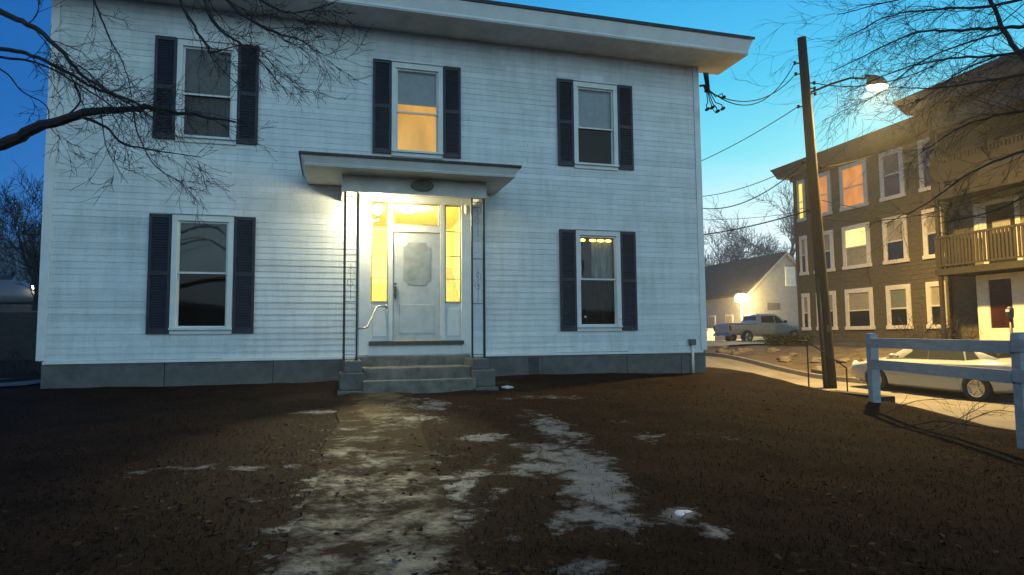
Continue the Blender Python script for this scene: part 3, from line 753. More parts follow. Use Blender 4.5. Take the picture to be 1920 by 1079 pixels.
cg.tube([on_pole(t)+sd*(.19-.06*t) for t in (.02, .15, .33)], .03, 8); cg.build('cable_guard', 'lampmetal', pole, smooth=True)
tgp = on_pole(.19)-Vector((_f.x, _f.y, 0))*.178
tm = MB()
tm.hexa([tuple(tgp+_r2*a+Vector((0, 0, z))-_f*k) for a, z, k in ((-.05, -.10, .0), (.05, -.10, .0), (.05, -.10, .012), (-.05, -.10, .012))], [tuple(tgp+_r2*a+Vector((0, 0, z))-_f*k) for a, z, k in ((-.05, .10, .0), (.05, .10, .0), (.05, .10, .012), (-.05, .10, .012))])
tm.build('number_plate', 'lampmetal', pole)
LP = P(1645, 158, 19.6)
lampo = thing('street_lamp', tuple(LP), 'glowing street lamp on a long curved arm from the utility pole', 'street lamp')
c0 = on_pole(.845)
arm = [c0, c0.lerp(LP, .12)+Vector((0, 0, .06)), c0.lerp(LP, .35)+Vector((0, 0, .20)), c0.lerp(LP, .62)+Vector((0, 0, .30)), LP+(c0-LP)*.16+Vector((0, 0, .22))]
MB().tube(arm, .03, 8).build('arm', 'wire', lampo, smooth=True)
d = (LP-c0); d.z = 0; d.normalize(); n_ = Vector((-d.y, d.x, 0))
hd = MB(); nn = 16
def oval(cx, z, a, bb): return [LP+d*(cx+a*math.cos(2*math.pi*i/nn))+n_*(bb*math.sin(2*math.pi*i/nn))+Vector((0, 0, z)) for i in range(nn)]
rings = [oval(0, -.095, .37, .22), oval(0, .03, .375, .22), oval(-.04, .15, .32, .17), oval(-.12, .23, .20, .10), oval(-.16, .255, .08, .04)]
hd.v = [tuple(p) for r_ in rings for p in r_]
hd.f = [(k*nn+i, k*nn+(i+1) % nn, (k+1)*nn+(i+1) % nn, (k+1)*nn+i) for k in range(len(rings)-1) for i in range(nn)]+[tuple(len(rings)*nn-nn+i for i in range(nn))]
hd.tube([LP+d*-.42+Vector((0, 0, .2)), LP+d*-.2+Vector((0, 0, .2))], .055, 10)
hd.build('hood', 'lampmetal', lampo, smooth=True)
ln = MB(); rings = [oval(0, -.03, .34, .20), oval(0, -.045, .31, .18), oval(0, -.052, .18, .10), oval(0, -.055, .03, .02)]
ln.v = [tuple(p) for r_ in rings for p in r_]
ln.f = [(k*nn+i, k*nn+(i+1) % nn, (k+1)*nn+(i+1) % nn, (k+1)*nn+i) for k in range(3) for i in range(nn)]+[tuple(3*nn+i for i in range(nn))]
ln.build('lens', 'lamplens', lampo, smooth=True)
def sagline(a, b_, sag, n=18):
    a, b_ = Vector(a), Vector(b_)
    return [a.lerp(b_, i/n)-Vector((0, 0, sag*4*(i/n)*(1-i/n))) for i in range(n+1)]
def wire(a, b_, sag, r, label, g='overhead wires strung from the utility pole'):
    return tag(MB().tube(sagline(a, b_, sag), r, 5).build('overhead_wire', 'wire', smooth=True), label, 'wire', g)
clus = Vector((6.66, -.06, 6.52))
wire(on_pole(.93)-_r2*.26, clus+Vector((.05, 0, .03)), .75, .013, 'slack upper service wire from pole top to the house corner')
wire(on_pole(.90)-_r2*.26, clus, .50, .013, 'slack lower service wire meeting the house corner bracket')
def behind(px, py, d): return P(px, py, d)
def ext(a, px, py, d, k=1.18):
    q = P(px, py, d); return a+(q-a)*k
w0 = on_pole(.81)-_r2*.26; wire(w0, ext(w0, 1325, 295, 23), .10, .014, 'single taut wire sloping from mid pole behind the house')
w1 = on_pole(.655)-_r2*.26; wire(w1, ext(w1, 1325, 362, 24), .22, .013, 'upper of two parallel wires going behind the house')
wire(w1+Vector((0, 0, -.05)), ext(w1, 1325, 378, 24), .52, .018, 'thicker sagging wire under its parallel partner behind house')
w2 = on_pole(.52)-_r2*.26; wire(w2, ext(w2, 1325, 437, 25), .10, .022, 'lowest thick cable from pole crossing the bare far trees')
wire(P(1497, 398, 33), P(1300, 411, 36), .15, .014, 'nearly level thin wire above the grey gabled house')
w3 = on_pole(.875)+_r2*.26; wire(w3, P(1960, -30, 15), .9, .014, 'wire from pole rising over the street lamp to the right')
w4 = on_pole(.64)+_r2*.26; wire(w4, P(1780, 215, 27), .35, .016, 'cable loop from pole to the brown building cornice')
wire(on_pole(.50)+_r2*.2, P(2000, 300, 13), .5, .012, 'thin wire crossing in front of the brown building windows')
wire(on_pole(.55)+_r2*.2, P(2010, 395, 14), .3, .011, 'lower thin wire crossing in front of the second-floor porch')
# wire cluster at the house corner
sv = thing('service_drop', tuple(clus), 'cluster of hanging wire connectors under the right eave corner', 'wiring')
b = MB(); b.tube([(6.50, -.05, 6.62), (6.60, -.05, 6.64), tuple(clus)], .03, 8); b.lathe([(.02, -.05), (.05, -.03), (.05, .03), (.02, .05)], tuple(clus), 'z', 10); b.build('bracket', 'wire', sv, smooth=True)
for i, (px, py) in enumerate(((1326, 206), (1335, 203), (1345, 210), (1355, 205), (1356, 184))):
    e = P(px, py, 14.52)
    pts = [Vector((6.60+.03*i, -.05, 6.95)), clus+Vector((.02*i, 0, .02)), clus.lerp(e, .5)+Vector((.02, 0, -.06)), e+Vector((-.02, 0, .10)), e]
    MB().tube(pts, .012, 6).build('lead', 'wire', sv, smooth=True)
    MB().tube([e+Vector((-.045, 0, -.02)), e+Vector((-.02, 0, -.005)), e+Vector((.045, 0, .035))], [.022, .034, .034], 8).build('connector', 'wire', sv, smooth=True)
l1, l2 = P(1335, 203, 14.52), P(1345, 210, 14.52)
MB().tube([l1, l1.lerp(l2, .5)-Vector((0, 0, .05)), l2], .008, 5).build('loop', 'wire', sv)

# ------------------------------------------------------------------ vehicles
def loft(stations, ring):
    b = MB(); k = None
    for s in stations:
        r_ = ring(*s); k = len(r_); b.v += r_
    for i in range(len(stations)-1):
        for j in range(k): b.f.append((i*k+j, i*k+(j+1) % k, (i+1)*k+(j+1) % k, (i+1)*k+j))
    b.f.append(tuple(range(k-1, -1, -1))); b.f.append(tuple((len(stations)-1)*k+j for j in range(k)))
    return b
def body_ring(x, w, zb, zs, zt, tum=.86):
    h = [(0, zb), (w*.80, zb), (w*.94, zb+.07), (w, zb+(zs-zb)*.45), (w*.985, zs-.06), (w*tum+.05, zs+.0), (w*.60, zt), (0, zt+.015)]
    return [(x, y, z) for y, z in h]+[(x, -y, z) for y, z in reversed(h[1:-1])]
def cut(o, cyl):
    cut_o = cyl.build('cutter', None, None)
    cut_o.parent = o.parent; 
    m_ = o.modifiers.new('b', 'BOOLEAN'); m_.operation = 'DIFFERENCE'; m_.object = cut_o; m_.solver = 'EXACT'
    dg = bpy.context.evaluated_depsgraph_get(); dg.update()
    me = bpy.data.meshes.new_from_object(o.evaluated_get(dg))
    o.modifiers.clear(); o.data = me
    bpy.data.objects.remove(cut_o)
def wheel(car, x, y, r, w, spokes=5):
    s = 1 if y > 0 else -1
    t = MB(); t.lathe([(r*.66, -w/2), (r*.92, -w/2), (r, -w*.36), (r, w*.36), (r*.92, w/2), (r*.66, w/2)], (x, y, r), 'y', 32, closed=True)
    wh = t.build('wheel', 'tyre', car, local=True, smooth=False)
    q = MB(); yo = y+s*w*.30
    q.lathe([(r*.655, -s*w*.5), (r*.67, s*.02), (r*.60, s*.012), (r*.585, -s*.03)], (x, yo, r), 'y', 32)
    q.lathe([(r*.02, s*.01), (r*.13, s*.01), (r*.15, -s*.03)], (x, yo, r), 'y', 16)
    for i in range(spokes):
        a = 2*math.pi*i/spokes+.3; da = .16
        p = []
        for rr, ww in ((r*.10, .20*r), (r*.62, .13*r)):
            cx, cz = x+rr*math.cos(a), r+rr*math.sin(a); tx, tz = -math.sin(a)*ww*.5, math.cos(a)*ww*.5
            p += [(cx-tx, cz-tz), (cx+tx, cz+tz)]
        poly = [p[0], p[1], p[3], p[2]]
        q.prism(poly, 'y', yo-s*.03, yo+s*.006)
    q.build('rim', 'rim', wh, local=True)
    d_ = MB(); d_.lathe([(r*.02, 0), (r*.66, 0)], (x, yo-s*.06, r), 'y', 24); d_.build('brake_disc', 'blackplastic', wh, local=True)
def panes(car, name, polys, m='carglass'):
    for p in polys:
        b = MB(); b.quad(*p); o = b.build(name, m, car, local=True)
def finish_body(o, sub=1, bev=0.):
    o.data.polygons.foreach_set('use_smooth', [True]*len(o.data.polygons))
# silver sedan at the far kerb
rear = Vector((13.95, -.40)); front = Vector((13.60, 2.35))
hdg = math.atan2(front.y-rear.y, front.x-rear.x)
near_side = Vector((math.cos(hdg+math.pi/2), math.sin(hdg+math.pi/2)))     # the car's left, towards the viewer
cen = (rear+front)/2 - near_side*.74
sedan = thing('parked_sedan', (cen.x, cen.y, z_road(cen.y)-.02), 'silver-white sedan parked at the far kerb behind the rail fence', 'car')
pit = math.atan2(z_road(2.35)-z_road(-.4), 2.75)
sedan.rotation_euler = (0, -pit, hdg)
S = [(-2.38, .60, .48, .80, .88), (-2.32, .76, .36, .92, 1.02), (-2.05, .86, .27, .98, 1.07), (-1.55, .895, .20, .97, 1.08), (-1.0, .90, .18, .95, 1.02), (0, .905, .18, .93, 1.0), (.75, .90, .18, .91, .99),
     (1.15, .895, .18, .89, .985), (1.7, .88, .20, .83, .90), (2.1, .83, .24, .75, .80), (2.32, .70, .32, .66, .70), (2.40, .52, .40, .58, .62)]
o = loft(S, body_ring).build('body', 'carwhite', sedan, local=True)
for wx in (-1.36, 1.38):
    c = MB(); c.lathe([(.365, -.30), (.365, .30)], (wx, .80, .33), 'y', 28); c.lathe([(.365, -.30), (.365, .30)], (wx, -.80, .33), 'y', 28); cut(o, c)
finish_body(o); body = o
o.modifiers.new('bevel', 'BEVEL').width = .02; o.modifiers['bevel'].segments = 2; o.modifiers['bevel'].limit_method = 'ANGLE'; o.modifiers['bevel'].angle_limit = R(28)
cab = MB()
lo = [(1.12, .70, .93), (-1.72, .66, 1.00), (-1.72, -.66, 1.00), (1.12, -.70, .93)]
cabS = [(1.12, .74, .90, .96), (.70, .73, .90, 1.22), (.28, .69, .90, 1.405), (-.25, .68, .90, 1.455), (-.80, .67, .90, 1.42), (-1.28, .67, .95, 1.22), (-1.78, .66, .98, 1.05)]
def cab_ring(x, w, zb, zt):
    t = max(0, (zt-.95)/.5); wt = w-.14*t
    h = [(0, zb), (w, zb), (w*.995, .97), (wt, zt-.03), (wt-.05, zt), (0, zt+.02*t)]
    return [(x, y, z) for y, z in h]+[(x, -y, z) for y, z in reversed(h[1:-1])]
o = loft(cabS, cab_ring).build('cabin', 'carwhite', sedan, local=True); finish_body(o)
def side_w(x, z):     # half-width of the cabin side at height z
    w = interp(x, [(-1.72, .66), (-.8, .67), (.28, .69), (1.12, .74)]); zt = interp(x, [(-1.78, 1.05), (-1.28, 1.22), (-.8, 1.42), (-.25, 1.455), (.28, 1.405), (.7, 1.22), (1.12, .96)])
    t = max(0, (zt-.95)/.5); wt = w-.14*t
    k = min(1, max(0, (z-.97)/max(.02, zt-.03-.97))); return lerp(w*.995, wt, k)+.007
for s in (1, -1):
    for pl in ([(.86, .99), (-.02, .985), (-.02, 1.40), (.24, 1.37), (.55, 1.22)], [(-.04, .985), (-.98, .995), (-.86, 1.34), (-.70, 1.385), (-.04, 1.405)], [(-1.02, 1.0), (-1.32, 1.05), (-1.16, 1.22), (-.92, 1.33)]):
        panes(sedan, 'side_window', [[(x, s*side_w(x, z), z) for x, z in pl]])
    MB().lathe([(.01, -.10), (.065, -.07), (.075, .04), (.03, .09)], (.80, s*.93, 1.03), 'y', 12).build('mirror', 'carwhite', sedan, local=True, smooth=True)
    for hx in (.12, -.80): MB().box(hx, hx+.20, s*.905-.012, s*.905+.012, .83, .86).build('door_handle', 'rim', sedan, local=True, bevel=.006)
    wheel(sedan, -1.36, s*.80, .325, .20); wheel(sedan, 1.38, s*.80, .325, .20)
    MB().lathe([(.02, -.03), (.13, -.02), (.16, .03)], (2.20, s*.60, .66), 'x', 14).build('headlight', 'headl', sedan, local=True, smooth=True)
    MB().box(-2.36, -2.30, s*.60-.13, s*.60+.13, .80, .92).build('tail_light', 'tail', sedan, local=True, bevel=.03)
panes(sedan, 'windscreen', [[(1.09, .62, .985), (.33, .53, 1.40), (.33, -.53, 1.40), (1.09, -.62, .985)]])
panes(sedan, 'rear_window', [[(-.86, .50, 1.425), (-1.70, .56, 1.095), (-1.70, -.56, 1.095), (-.86, -.50, 1.425)]])
for s in (1, -1):
    MB().box(-1.0, .95, s*.903-.008, s*.903+.008, .50, .535).build('side_moulding', 'carwhite', sedan, local=True, bevel=.004)
# grey pickup
tr = thing('pickup_truck', (25.7, 23.45, .30), 'grey pickup truck with covered bed in the drive of the grey house', 'truck')
TS = [(-2.95, .90, .62, 1.13, 1.20), (-2.90, .95, .55, 1.14, 1.22), (-1.0, .97, .48, 1.16, 1.22), (.5, .97, .46, 1.16, 1.24), (1.30, .96, .46, 1.14, 1.24), (2.3, .95, .48, 1.06, 1.15), (2.75, .90, .52, .98, 1.04), (2.85, .78, .58, .90, .95)]
o = loft(TS, lambda x, w, zb, zs, zt: body_ring(x, w, zb, zs, zt, .93)).build('body', 'cargrey', tr, local=True)
for wx in (-1.75, 1.80):
    c = MB(); c.lathe([(.44, -.35), (.44, .35)], (wx, .85, .40), 'y', 28); c.lathe([(.44, -.35), (.44, .35)], (wx, -.85, .40), 'y', 28); cut(o, c)
finish_body(o); o.modifiers.new('bevel', 'BEVEL').width = .02; o.modifiers['bevel'].limit_method = 'ANGLE'
def tcab(x, w, zb, zt):
    h = [(0, zb), (w, zb), (w, zb+.08), (w-.16*(zt-1.2)/.6, zt-.04), (w-.2*(zt-1.2)/.6, zt), (0, zt+.02)]
    return [(x, y, z) for y, z in h]+[(x, -y, z) for y, z in reversed(h[1:-1])]
o = loft([(-.92, .90, 1.15, 1.25), (-.80, .90, 1.15, 1.78), (-.60, .90, 1.15, 1.86), (.35, .90, 1.15, 1.86), (.62, .90, 1.15, 1.80), (1.40, .90, 1.12, 1.27)], tcab).build('cab', 'cargrey', tr, local=True); finish_body(o)
for s in (1, -1):
    yy = lambda z: s*(.905-.15*max(0, (z-1.23)/.6))
    panes(tr, 'side_window', [[(x, yy(z), z) for x, z in ((1.10, 1.30), (.42, 1.28), (.42, 1.74), (.62, 1.70))], [(x, yy(z), z) for x, z in ((.34, 1.28), (-.66, 1.30), (-.60, 1.72), (.34, 1.75))]])
    wheel(tr, -1.75, s*.86, .40, .26, 6); wheel(tr, 1.80, s*.86, .40, .26, 6)
    MB().box(-2.985, -2.88, s*.86-.07, s*.86+.07, .78, 1.12).build('tail_light', 'tail', tr, local=True, bevel=.02)
    MB().box(.95, 1.12, s*1.06-.10, s*1.06+.10, 1.26, 1.44).build('mirror', 'blackplastic', tr, local=True, bevel=.03)
    MB().box(2.78, 2.875, s*.66-.16, s*.66+.16, .76, .92).build('headlight', 'headl', tr, local=True, bevel=.02)
    MB().box(-.7, .9, s*.985-.03, s*.985+.03, .40, .46).build('side_step', 'blackplastic', tr, local=True, bevel=.01)
panes(tr, 'rear_window', [[(-.895, .66, 1.34), (-.835, .62, 1.72), (-.835, -.62, 1.72), (-.895, -.66, 1.34)]])
panes(tr, 'windscreen', [[(1.36, .74, 1.31), (.70, .62, 1.78), (.70, -.62, 1.78), (1.36, -.74, 1.31)]])
MB().box(-2.92, -.92, -.86, .86, 1.225, 1.275).build('bed_cover', 'paleglass', tr, local=True, bevel=.02)
MB().box(-3.0, -2.945, -.74, .74, .66, 1.17).build('tailgate', 'cargrey', tr, local=True, bevel=.02)
MB().box(-3.06, -2.96, -.92, .92, .46, .60).build('bumper', 'rim', tr, local=True, bevel=.03)
MB().box(-2.99, -2.985, -.16, .16, .50, .57)

# ------------------------------------------------------------------ brown three-storey apartment house across the street
BX = 21.9
apt = thing('apartment_house', (BX, 9, .3), 'brown three-storey apartment house with cream windows and stacked porches', 'apartment house')
mb = MB(); BY0, BY1, BZ = -6.0, 15.35, 9.1
mb.box(BX, BX+12, BY0, BY1, -.4, BZ)
mb.build('wall', 'brownclap', apt)
mb = MB()
for z in [ -.1+.2*i for i in range(46)]: mb.hexa([(BX-.018, BY0, z), (BX-.001, BY0, z), (BX-.001, BY1+.012, z), (BX-.018, BY1+.012, z)], [(BX-.003, BY0, z+.195), (BX-.001, BY0, z+.195), (BX-.001, BY1+.012, z+.195), (BX-.003, BY1+.012, z+.195)])
mb.build('shingle_courses', 'brownclap', apt)
MB().box(BX-.06, BX+12.05, BY0, BY1+.06, -.5, .45).build('foundation', 'stone', apt)
MB().box(BX-.03, BX+.10, BY1-.10, BY1+.03, .45, BZ).build('corner_board', 'brownclap', apt)
b = MB(); b.hexa([(BX-.55, 7.0, BZ+.02), (BX+12.5, 7.0, BZ+.02), (BX+12.5, BY1+.55, BZ+.02), (BX-.55, BY1+.55, BZ+.02)], [(BX-.78, 7.0, BZ+.50), (BX+12.7, 7.0, BZ+.50), (BX+12.7, BY1+.75, BZ+.50), (BX-.78, BY1+.75, BZ+.50)])
b.box(BX-.14, BX-.02, 7.0, BY1+.10, BZ-.22, BZ+.019)
b.build('cornice', 'corn', apt)
MB().box(BX-.80, BX+12.8, BY0, BY1+.80, BZ+.501, BZ+.56).build('roof', 'eave', apt)
def aptwin(y0, y1, z0, z1, kind):
    x = BX; f = MB(); w = .20 if y1-y0 > .8 else .13
    f.box(x-.07, x-.017, y0, y0+w, z0, z1); f.box(x-.07, x-.017, y1-w, y1, z0, z1)
    f.box(x-.075, x-.017, y0+w, y1-w, z1-.20, z1); f.box(x-.10, x-.017, y0-.04, y1+.04, z0-.02, z0+.14)
    fr = f.build('window', 'cream', apt)
    zm = (z0+.14+z1-.2)/2+random.uniform(-.05, .05)
    MB().box(x-.05, x-.02, y0+w, y1-w, zm-.03, zm+.03).build('sash', 'cream', fr)
    top = {'dark': 'tan', 'dark2': 'carglass', 'orange': 'orange', 'yellow': 'yellowlit', 'lit': 'litceil', 'green': 'paneg'}[kind]
    bot = {'dark': 'carglass', 'dark2': 'carglass', 'orange': 'orange', 'yellow': 'yellowlit', 'lit': 'tan', 'green': 'carglass'}[kind]
    MB().quad((x-.022, y1-w, zm+.03), (x-.022, y0+w, zm+.03), (x-.022, y0+w, z1-.2), (x-.022, y1-w, z1-.2)).build('pane', top, fr)
    MB().quad((x-.030, y1-w, z0+.14), (x-.030, y0+w, z0+.14), (x-.030, y0+w, zm-.03), (x-.030, y1-w, zm-.03)).build('pane', bot, fr)
    if kind == 'yellow': MB().box(x-.034, x-.0301, y0+w, y1-w, z0+.62, z0+.68).build('glazing_bar', 'cream', fr)
M['paneg'] = mat('greenish_blind', (.16, .19, .15), .7, .1)
rows = ((6.70, 8.85), (3.90, 5.92), (1.06, 2.94))
colsY = ((14.52, 15.05), (12.74, 14.02), (10.55, 12.15), (8.60, 9.82), (7.0, 7.85))
kinds = (('yellow', 'orange', 'orange', 'dark2', 'dark2'), ('dark', 'dark', 'lit', 'dark', 'dark'), ('dark', 'dark', 'dark', 'green', 'dark'))
for (z0, z1), ks in zip(rows, kinds):
    for (y0, y1), k in zip(colsY, ks): aptwin(y0, y1, z0, z1, k)
# porches
PX = 20.0; PY1 = 5.75
pr_ = MB()
for z0, z1 in ((3.02, 3.22), (6.02, 6.22)): pr_.box(PX, BX-.02, BY0, PY1, z0, z1)
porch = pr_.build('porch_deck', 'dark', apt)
MB().box(PX-.03, PX-.001, BY0, PY1+.03, 2.98, 3.20).box(PX-.03, BX-.02, PY1+.001, PY1+.03, 2.98, 3.2).build('deck_fascia', 'rail', porch)
for z0, hgt, m_ in ((3.22, 1.2, 'rail'), (6.22, 1.15, 'dark')):
    b = MB(); b.box(PX-.02, PX+.06, BY0, PY1, z0+hgt-.08, z0+hgt); b.box(PX, PX+.04, BY0, PY1, z0+.08, z0+.14)
    b.box(PX+.041, BX-.02, PY1-.06, PY1, z0+hgt-.08, z0+hgt)
    y = BY0
    while y < PY1:
        b.box(PX, PX+.035, y, y+.075, z0+.141, z0+hgt-.081); y += .13
    x = PX+.1
    while x < BX-.1:
        b.box(x, x+.07, PY1-.045, PY1-.01, z0, z0+hgt-.081); x += .16
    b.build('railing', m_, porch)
for y in (PY1-.09, 1.6):
    b = MB(); b.box(PX+.02, PX+.14, y-.06, y+.06, 3.22, 6.02); b.box(PX+.02, PX+.14, y-.06, y+.06, 6.22, 9.0); b.build('porch_post', 'rail', apt)
    MB().box(PX+.02, PX+.14, y-.06, y+.06, .1, 3.02).build('porch_post', 'rail', apt)
# shingled apron hiding the third floor porch, and the roof over it
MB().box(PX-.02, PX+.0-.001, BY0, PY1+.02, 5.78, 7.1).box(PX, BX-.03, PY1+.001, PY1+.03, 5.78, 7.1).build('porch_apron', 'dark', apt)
MB().box(PX+.02, PX+.10, BY0, PY1, 8.45, 9.1).build('porch_frieze', 'corn', apt)
b = MB(); b.hexa([(PX-.55, BY0, 9.18), (BX+1, BY0, 9.18), (BX+1, PY1+.45, 9.18), (PX-.55, PY1+.45, 9.18)], [(PX-.78, BY0, 9.72), (BX+1, BY0, 9.72), (BX+1, PY1+.75, 9.72), (PX-.78, PY1+.75, 9.72)])
b.box(PX+.05, BX, BY0, PY1+.02, 9.11, 9.179); pco = b.build('porch_cornice', 'corn', apt)
MB().box(PX-.80, BX+1, BY0, PY1+.78, 9.721, 9.78).build('porch_roof', 'eave', pco)
# back wall of the second-floor porch with its window
MB().box(BX-.06, BX-.02, BY0, PY1-.05, 3.23, 6.0).build('porch_wall', 'porchwall', apt)
f = MB(); f.box(BX-.10, BX-.061, 3.95, 4.12, 3.23, 5.75); f.box(BX-.10, BX-.061, 5.16, 5.33, 3.23, 5.75); f.box(BX-.10, BX-.061, 4.121, 5.159, 5.58, 5.75)
dr2 = f.build('porch_door', 'cream', apt)
MB().box(BX-.075, BX-.061, 4.125, 5.155, 3.25, 5.575).build('door_leaf', 'dark', dr2)
MB().quad((BX-.077, 4.95, 4.5), (BX-.077, 4.30, 4.5), (BX-.077, 4.30, 4.95), (BX-.077, 4.95, 4.95)).build('pane', 'tan', dr2)
MB().box(BX-.12, BX-.061, PY1-.45, PY1-.15, 4.4, 5.7).build('porch_shutter', 'cream', apt)
# white entry screen at ground level
f = MB(); ex_ = BX-.72
f.box(ex_, ex_+.05, -5, 5.2, .35, 1.02)
for y0, y1 in ((4.75, 5.2), (3.30, 3.95), (-5, 2.5)): f.box(ex_, ex_+.05, y0, y1, 1.021, 2.75)
f.box(ex_, ex_+.05, -5, 5.2, 2.751, 2.95)
f.box(ex_+.051, BX-.02, 5.15, 5.2, .35, 2.95)
es = f.build('entry_screen', 'cream', apt)
for y0, y1 in ((3.955, 4.745), (2.505, 3.295)): MB().quad((ex_+.03, y1, 1.02), (ex_+.03, y0, 1.02), (ex_+.03, y0, 2.75), (ex_+.03, y1, 2.75)).build('pane', mat('maroon_glass', (.045, .015, .012), .15, .3, 2), es)
# down pipe at the porch end
MB().tube([(BX-.12, 6.55, 6.05), (BX-.25, 6.35, 5.9), (BX-.12, 6.75, 5.5), (BX-.10, 6.75, .5)], .055, 8).build('downpipe', 'rail', apt, smooth=True)

# parking meter on the far kerb
mp_ = P(1893, 640, 18.6); mz = z_road(mp_.y)
mp_ = Vector((14.95, mp_.y, 0)); 
pmv = P(1893, 575, 17.6); mx_, my_ = pmv.x, pmv.y; zt = pmv.z
pm = thing('parking_meter', (mx_, my_, z_verge(mx_, my_)), 'parking meter on a post in front of the white entry screen', 'parking meter')
MB().tube([(mx_, my_, z_verge(mx_, my_)-.1), (mx_, my_, zt-.38)], .035, 10).build('post', 'meter', pm, smooth=True)
b = MB(); b.lathe([(.03, -.38), (.055, -.36), (.085, -.26), (.09, -.12), (.085, -.05), (.05, -.01), (.005, 0)], (mx_, my_, zt), 'z', 16)
hd_ = b.build('head', 'meter', pm, smooth=True)
MB().box(mx_-.094, mx_-.086, my_-.05, my_+.05, zt-.15, zt-.08).build('display', 'paleglass', hd_)

# ------------------------------------------------------------------ grey gabled house up the street
GX0, GX1, GY0, GY1, GE, GR = 28.6, 35.4, 28.6, 40.0, 4.0, 7.0
gh = thing('gabled_house', (GX0, GY0, .2), 'pale grey gabled house with dark roof lit by a yard lamp', 'house')
b = MB(); b.add([(GX0, GY0, -.2), (GX1, GY0, -.2), (GX1, GY0, GE), ((GX0+GX1)/2, GY0, GR), (GX0, GY0, GE)], [(0, 1, 2, 3, 4)])
b.add([(GX0, GY1, -.2), (GX1, GY1, -.2), (GX1, GY1, GE), ((GX0+GX1)/2, GY1, GR), (GX0, GY1, GE)], [(0, 1, 2, 3, 4)])
b.quad((GX0, GY0, -.2), (GX0, GY1, -.2), (GX0, GY1, GE), (GX0, GY0, GE)); b.quad((GX1, GY0, -.2), (GX1, GY1, -.2), (GX1, GY1, GE), (GX1, GY0, GE))
b.build('wall', 'greyclap', gh)
b = MB(); xm = (GX0+GX1)/2; sl = (GR-GE)/(xm-GX0)
for s in (-1, 1):
    xe = xm+s*(xm-GX0+.35); ze = GR-sl*(xm-GX0+.35)
    b.hexa([(xe, GY0-.2, ze+.02), (xm, GY0-.2, GR+.02), (xm, GY1+.2, GR+.02), (xe, GY1+.2, ze+.02)], [(xe, GY0-.2, ze+.16), (xm, GY0-.2, GR+.18), (xm, GY1+.2, GR+.18), (xe, GY1+.2, ze+.16)])
rf = b.build('roof', 'greyroof', gh)
for s in (-1, 1):
    xe = xm+s*(xm-GX0+.35); ze = GR-sl*(xm-GX0+.35)
    MB().hexa([(xe, GY0-.24, ze-.10), (xm, GY0-.24, GR-.10), (xm, GY0-.202, GR-.10), (xe, GY0-.202, ze-.10)], [(xe, GY0-.24, ze+.12), (xm, GY0-.24, GR+.14), (xm, GY0-.202, GR+.14), (xe, GY0-.202, ze+.12)]).build('rake_board', 'greyclap', rf)
f = MB(); f.box(31.9, 32.8, GY0-.06, GY0-.002, 4.5, 6.0); wn = f.build('window', 'trim', gh)
MB().box(32.0, 32.7, GY0-.07, GY0-.061, 5.28, 5.92).box(32.0, 32.7, GY0-.07, GY0-.061, 4.58, 5.22).build('pane', 'paleglass', wn)
MB().box(30.2, 31.2, GY0-.05, GY0-.002, 2.7, 3.2).build('gable_vent', mat('grey_louvre', (.13, .13, .13), .8, .2), gh)
for y in (30.6, 33.0):
    f = MB(); f.box(GX0-.05, GX0-.002, y, y+1.0, 1.3, 2.4); wn = f.build('window', 'trim', gh)
    MB().box(GX0-.06, GX0-.051, y+.1, y+.9, 1.4, 2.3).build('pane', 'tan', wn)
gl = Vector((27.08, 27.4, 3.47))
yl = thing('yard_lamp', (gl.x, gl.y, .2), 'round glowing yard lamp on a pale post before the grey gabled house', 'lamp')
MB().tube([(gl.x, gl.y, 0), (gl.x, gl.y, 3.1)], .06, 10).build('post', 'trim', yl, smooth=True)
MB().lathe([(.06, -.40), (.16, -.38), (.16, -.33), (.05, -.33)], tuple(gl), 'z', 16).lathe([(.10, .30), (.12, .36), (.03, .44)], tuple(gl), 'z', 16).build('lamp_fitting', 'lampmetal', yl, smooth=True)
MB().lathe([(.10, -.33), (.28, -.27), (.40, -.12), (.42, .02), (.37, .17), (.22, .28), (.06, .32)], tuple(gl), 'z', 20).build('globe', 'walllens', yl, smooth=True)
lw = MB().box(23.9, 26.1, 29.4, 29.65, .1, 1.20).box(23.8, 26.2, 29.35, 29.7, 1.201, 1.28)
tag(lw.build('low_wall', 'trim', bevel=.02), 'low white wall catching the yard light beside the pickup tailgate', 'wall')
# pale bin beside the truck
# ------------------------------------------------------------------ hedge and stones on the bank
def leaf_cloud(n, pos, size, seed, flat=.5):
    rnd = random.Random(seed); b = MB()
    for i in range(n):
        c = Vector(pos(rnd)); a = Vector((rnd.gauss(0, 1), rnd.gauss(0, 1), rnd.gauss(0, 1)*flat)).normalized(); w = a.orthogonal().normalized()
        w = (w*math.cos(rnd.uniform(0, 6))+a.cross(w)*math.sin(rnd.uniform(0, 6))).normalized(); s = size*rnd.uniform(.6, 1.4)
        b.quad(c-a*s, c+w*s*.45, c+a*s, c-w*s*.45)
    return b
h0, h1 = P(1440, 640, 31), P(1517, 640, 30)
hz = z_verge((h0.x+h1.x)/2, (h0.y+h1.y)/2)
def hpos(r_):
    t = r_.random(); p = h0.lerp(h1, t); n__ = Vector((-(h1-h0).y, (h1-h0).x, 0)).normalized()
    return (p.x+n__.x*r_.uniform(-.35, .35), p.y+n__.y*r_.uniform(-.35, .35), lerp(P(1480, 650, 30.5).z, P(1480, 628, 30.5).z, r_.random()**.8))
hedge = thing('clipped_hedge', tuple(Vector((h0.x, h0.y, hz))), 'low clipped dark hedge on the bank in front of the truck', 'hedge')
leaf_cloud(2600, hpos, .07, 3).build('foliage', 'hedge', hedge, fix=False)
b = MB()
for i in range(7):
    p = h0.lerp(h1, (i+.5)/7); b.tube([(p.x, p.y, hz-.2), (p.x+.03, p.y, P(1480, 634, 30.5).z)], .03, 5)
b.build('stem', 'bark', hedge)
rnd = random.Random(8)
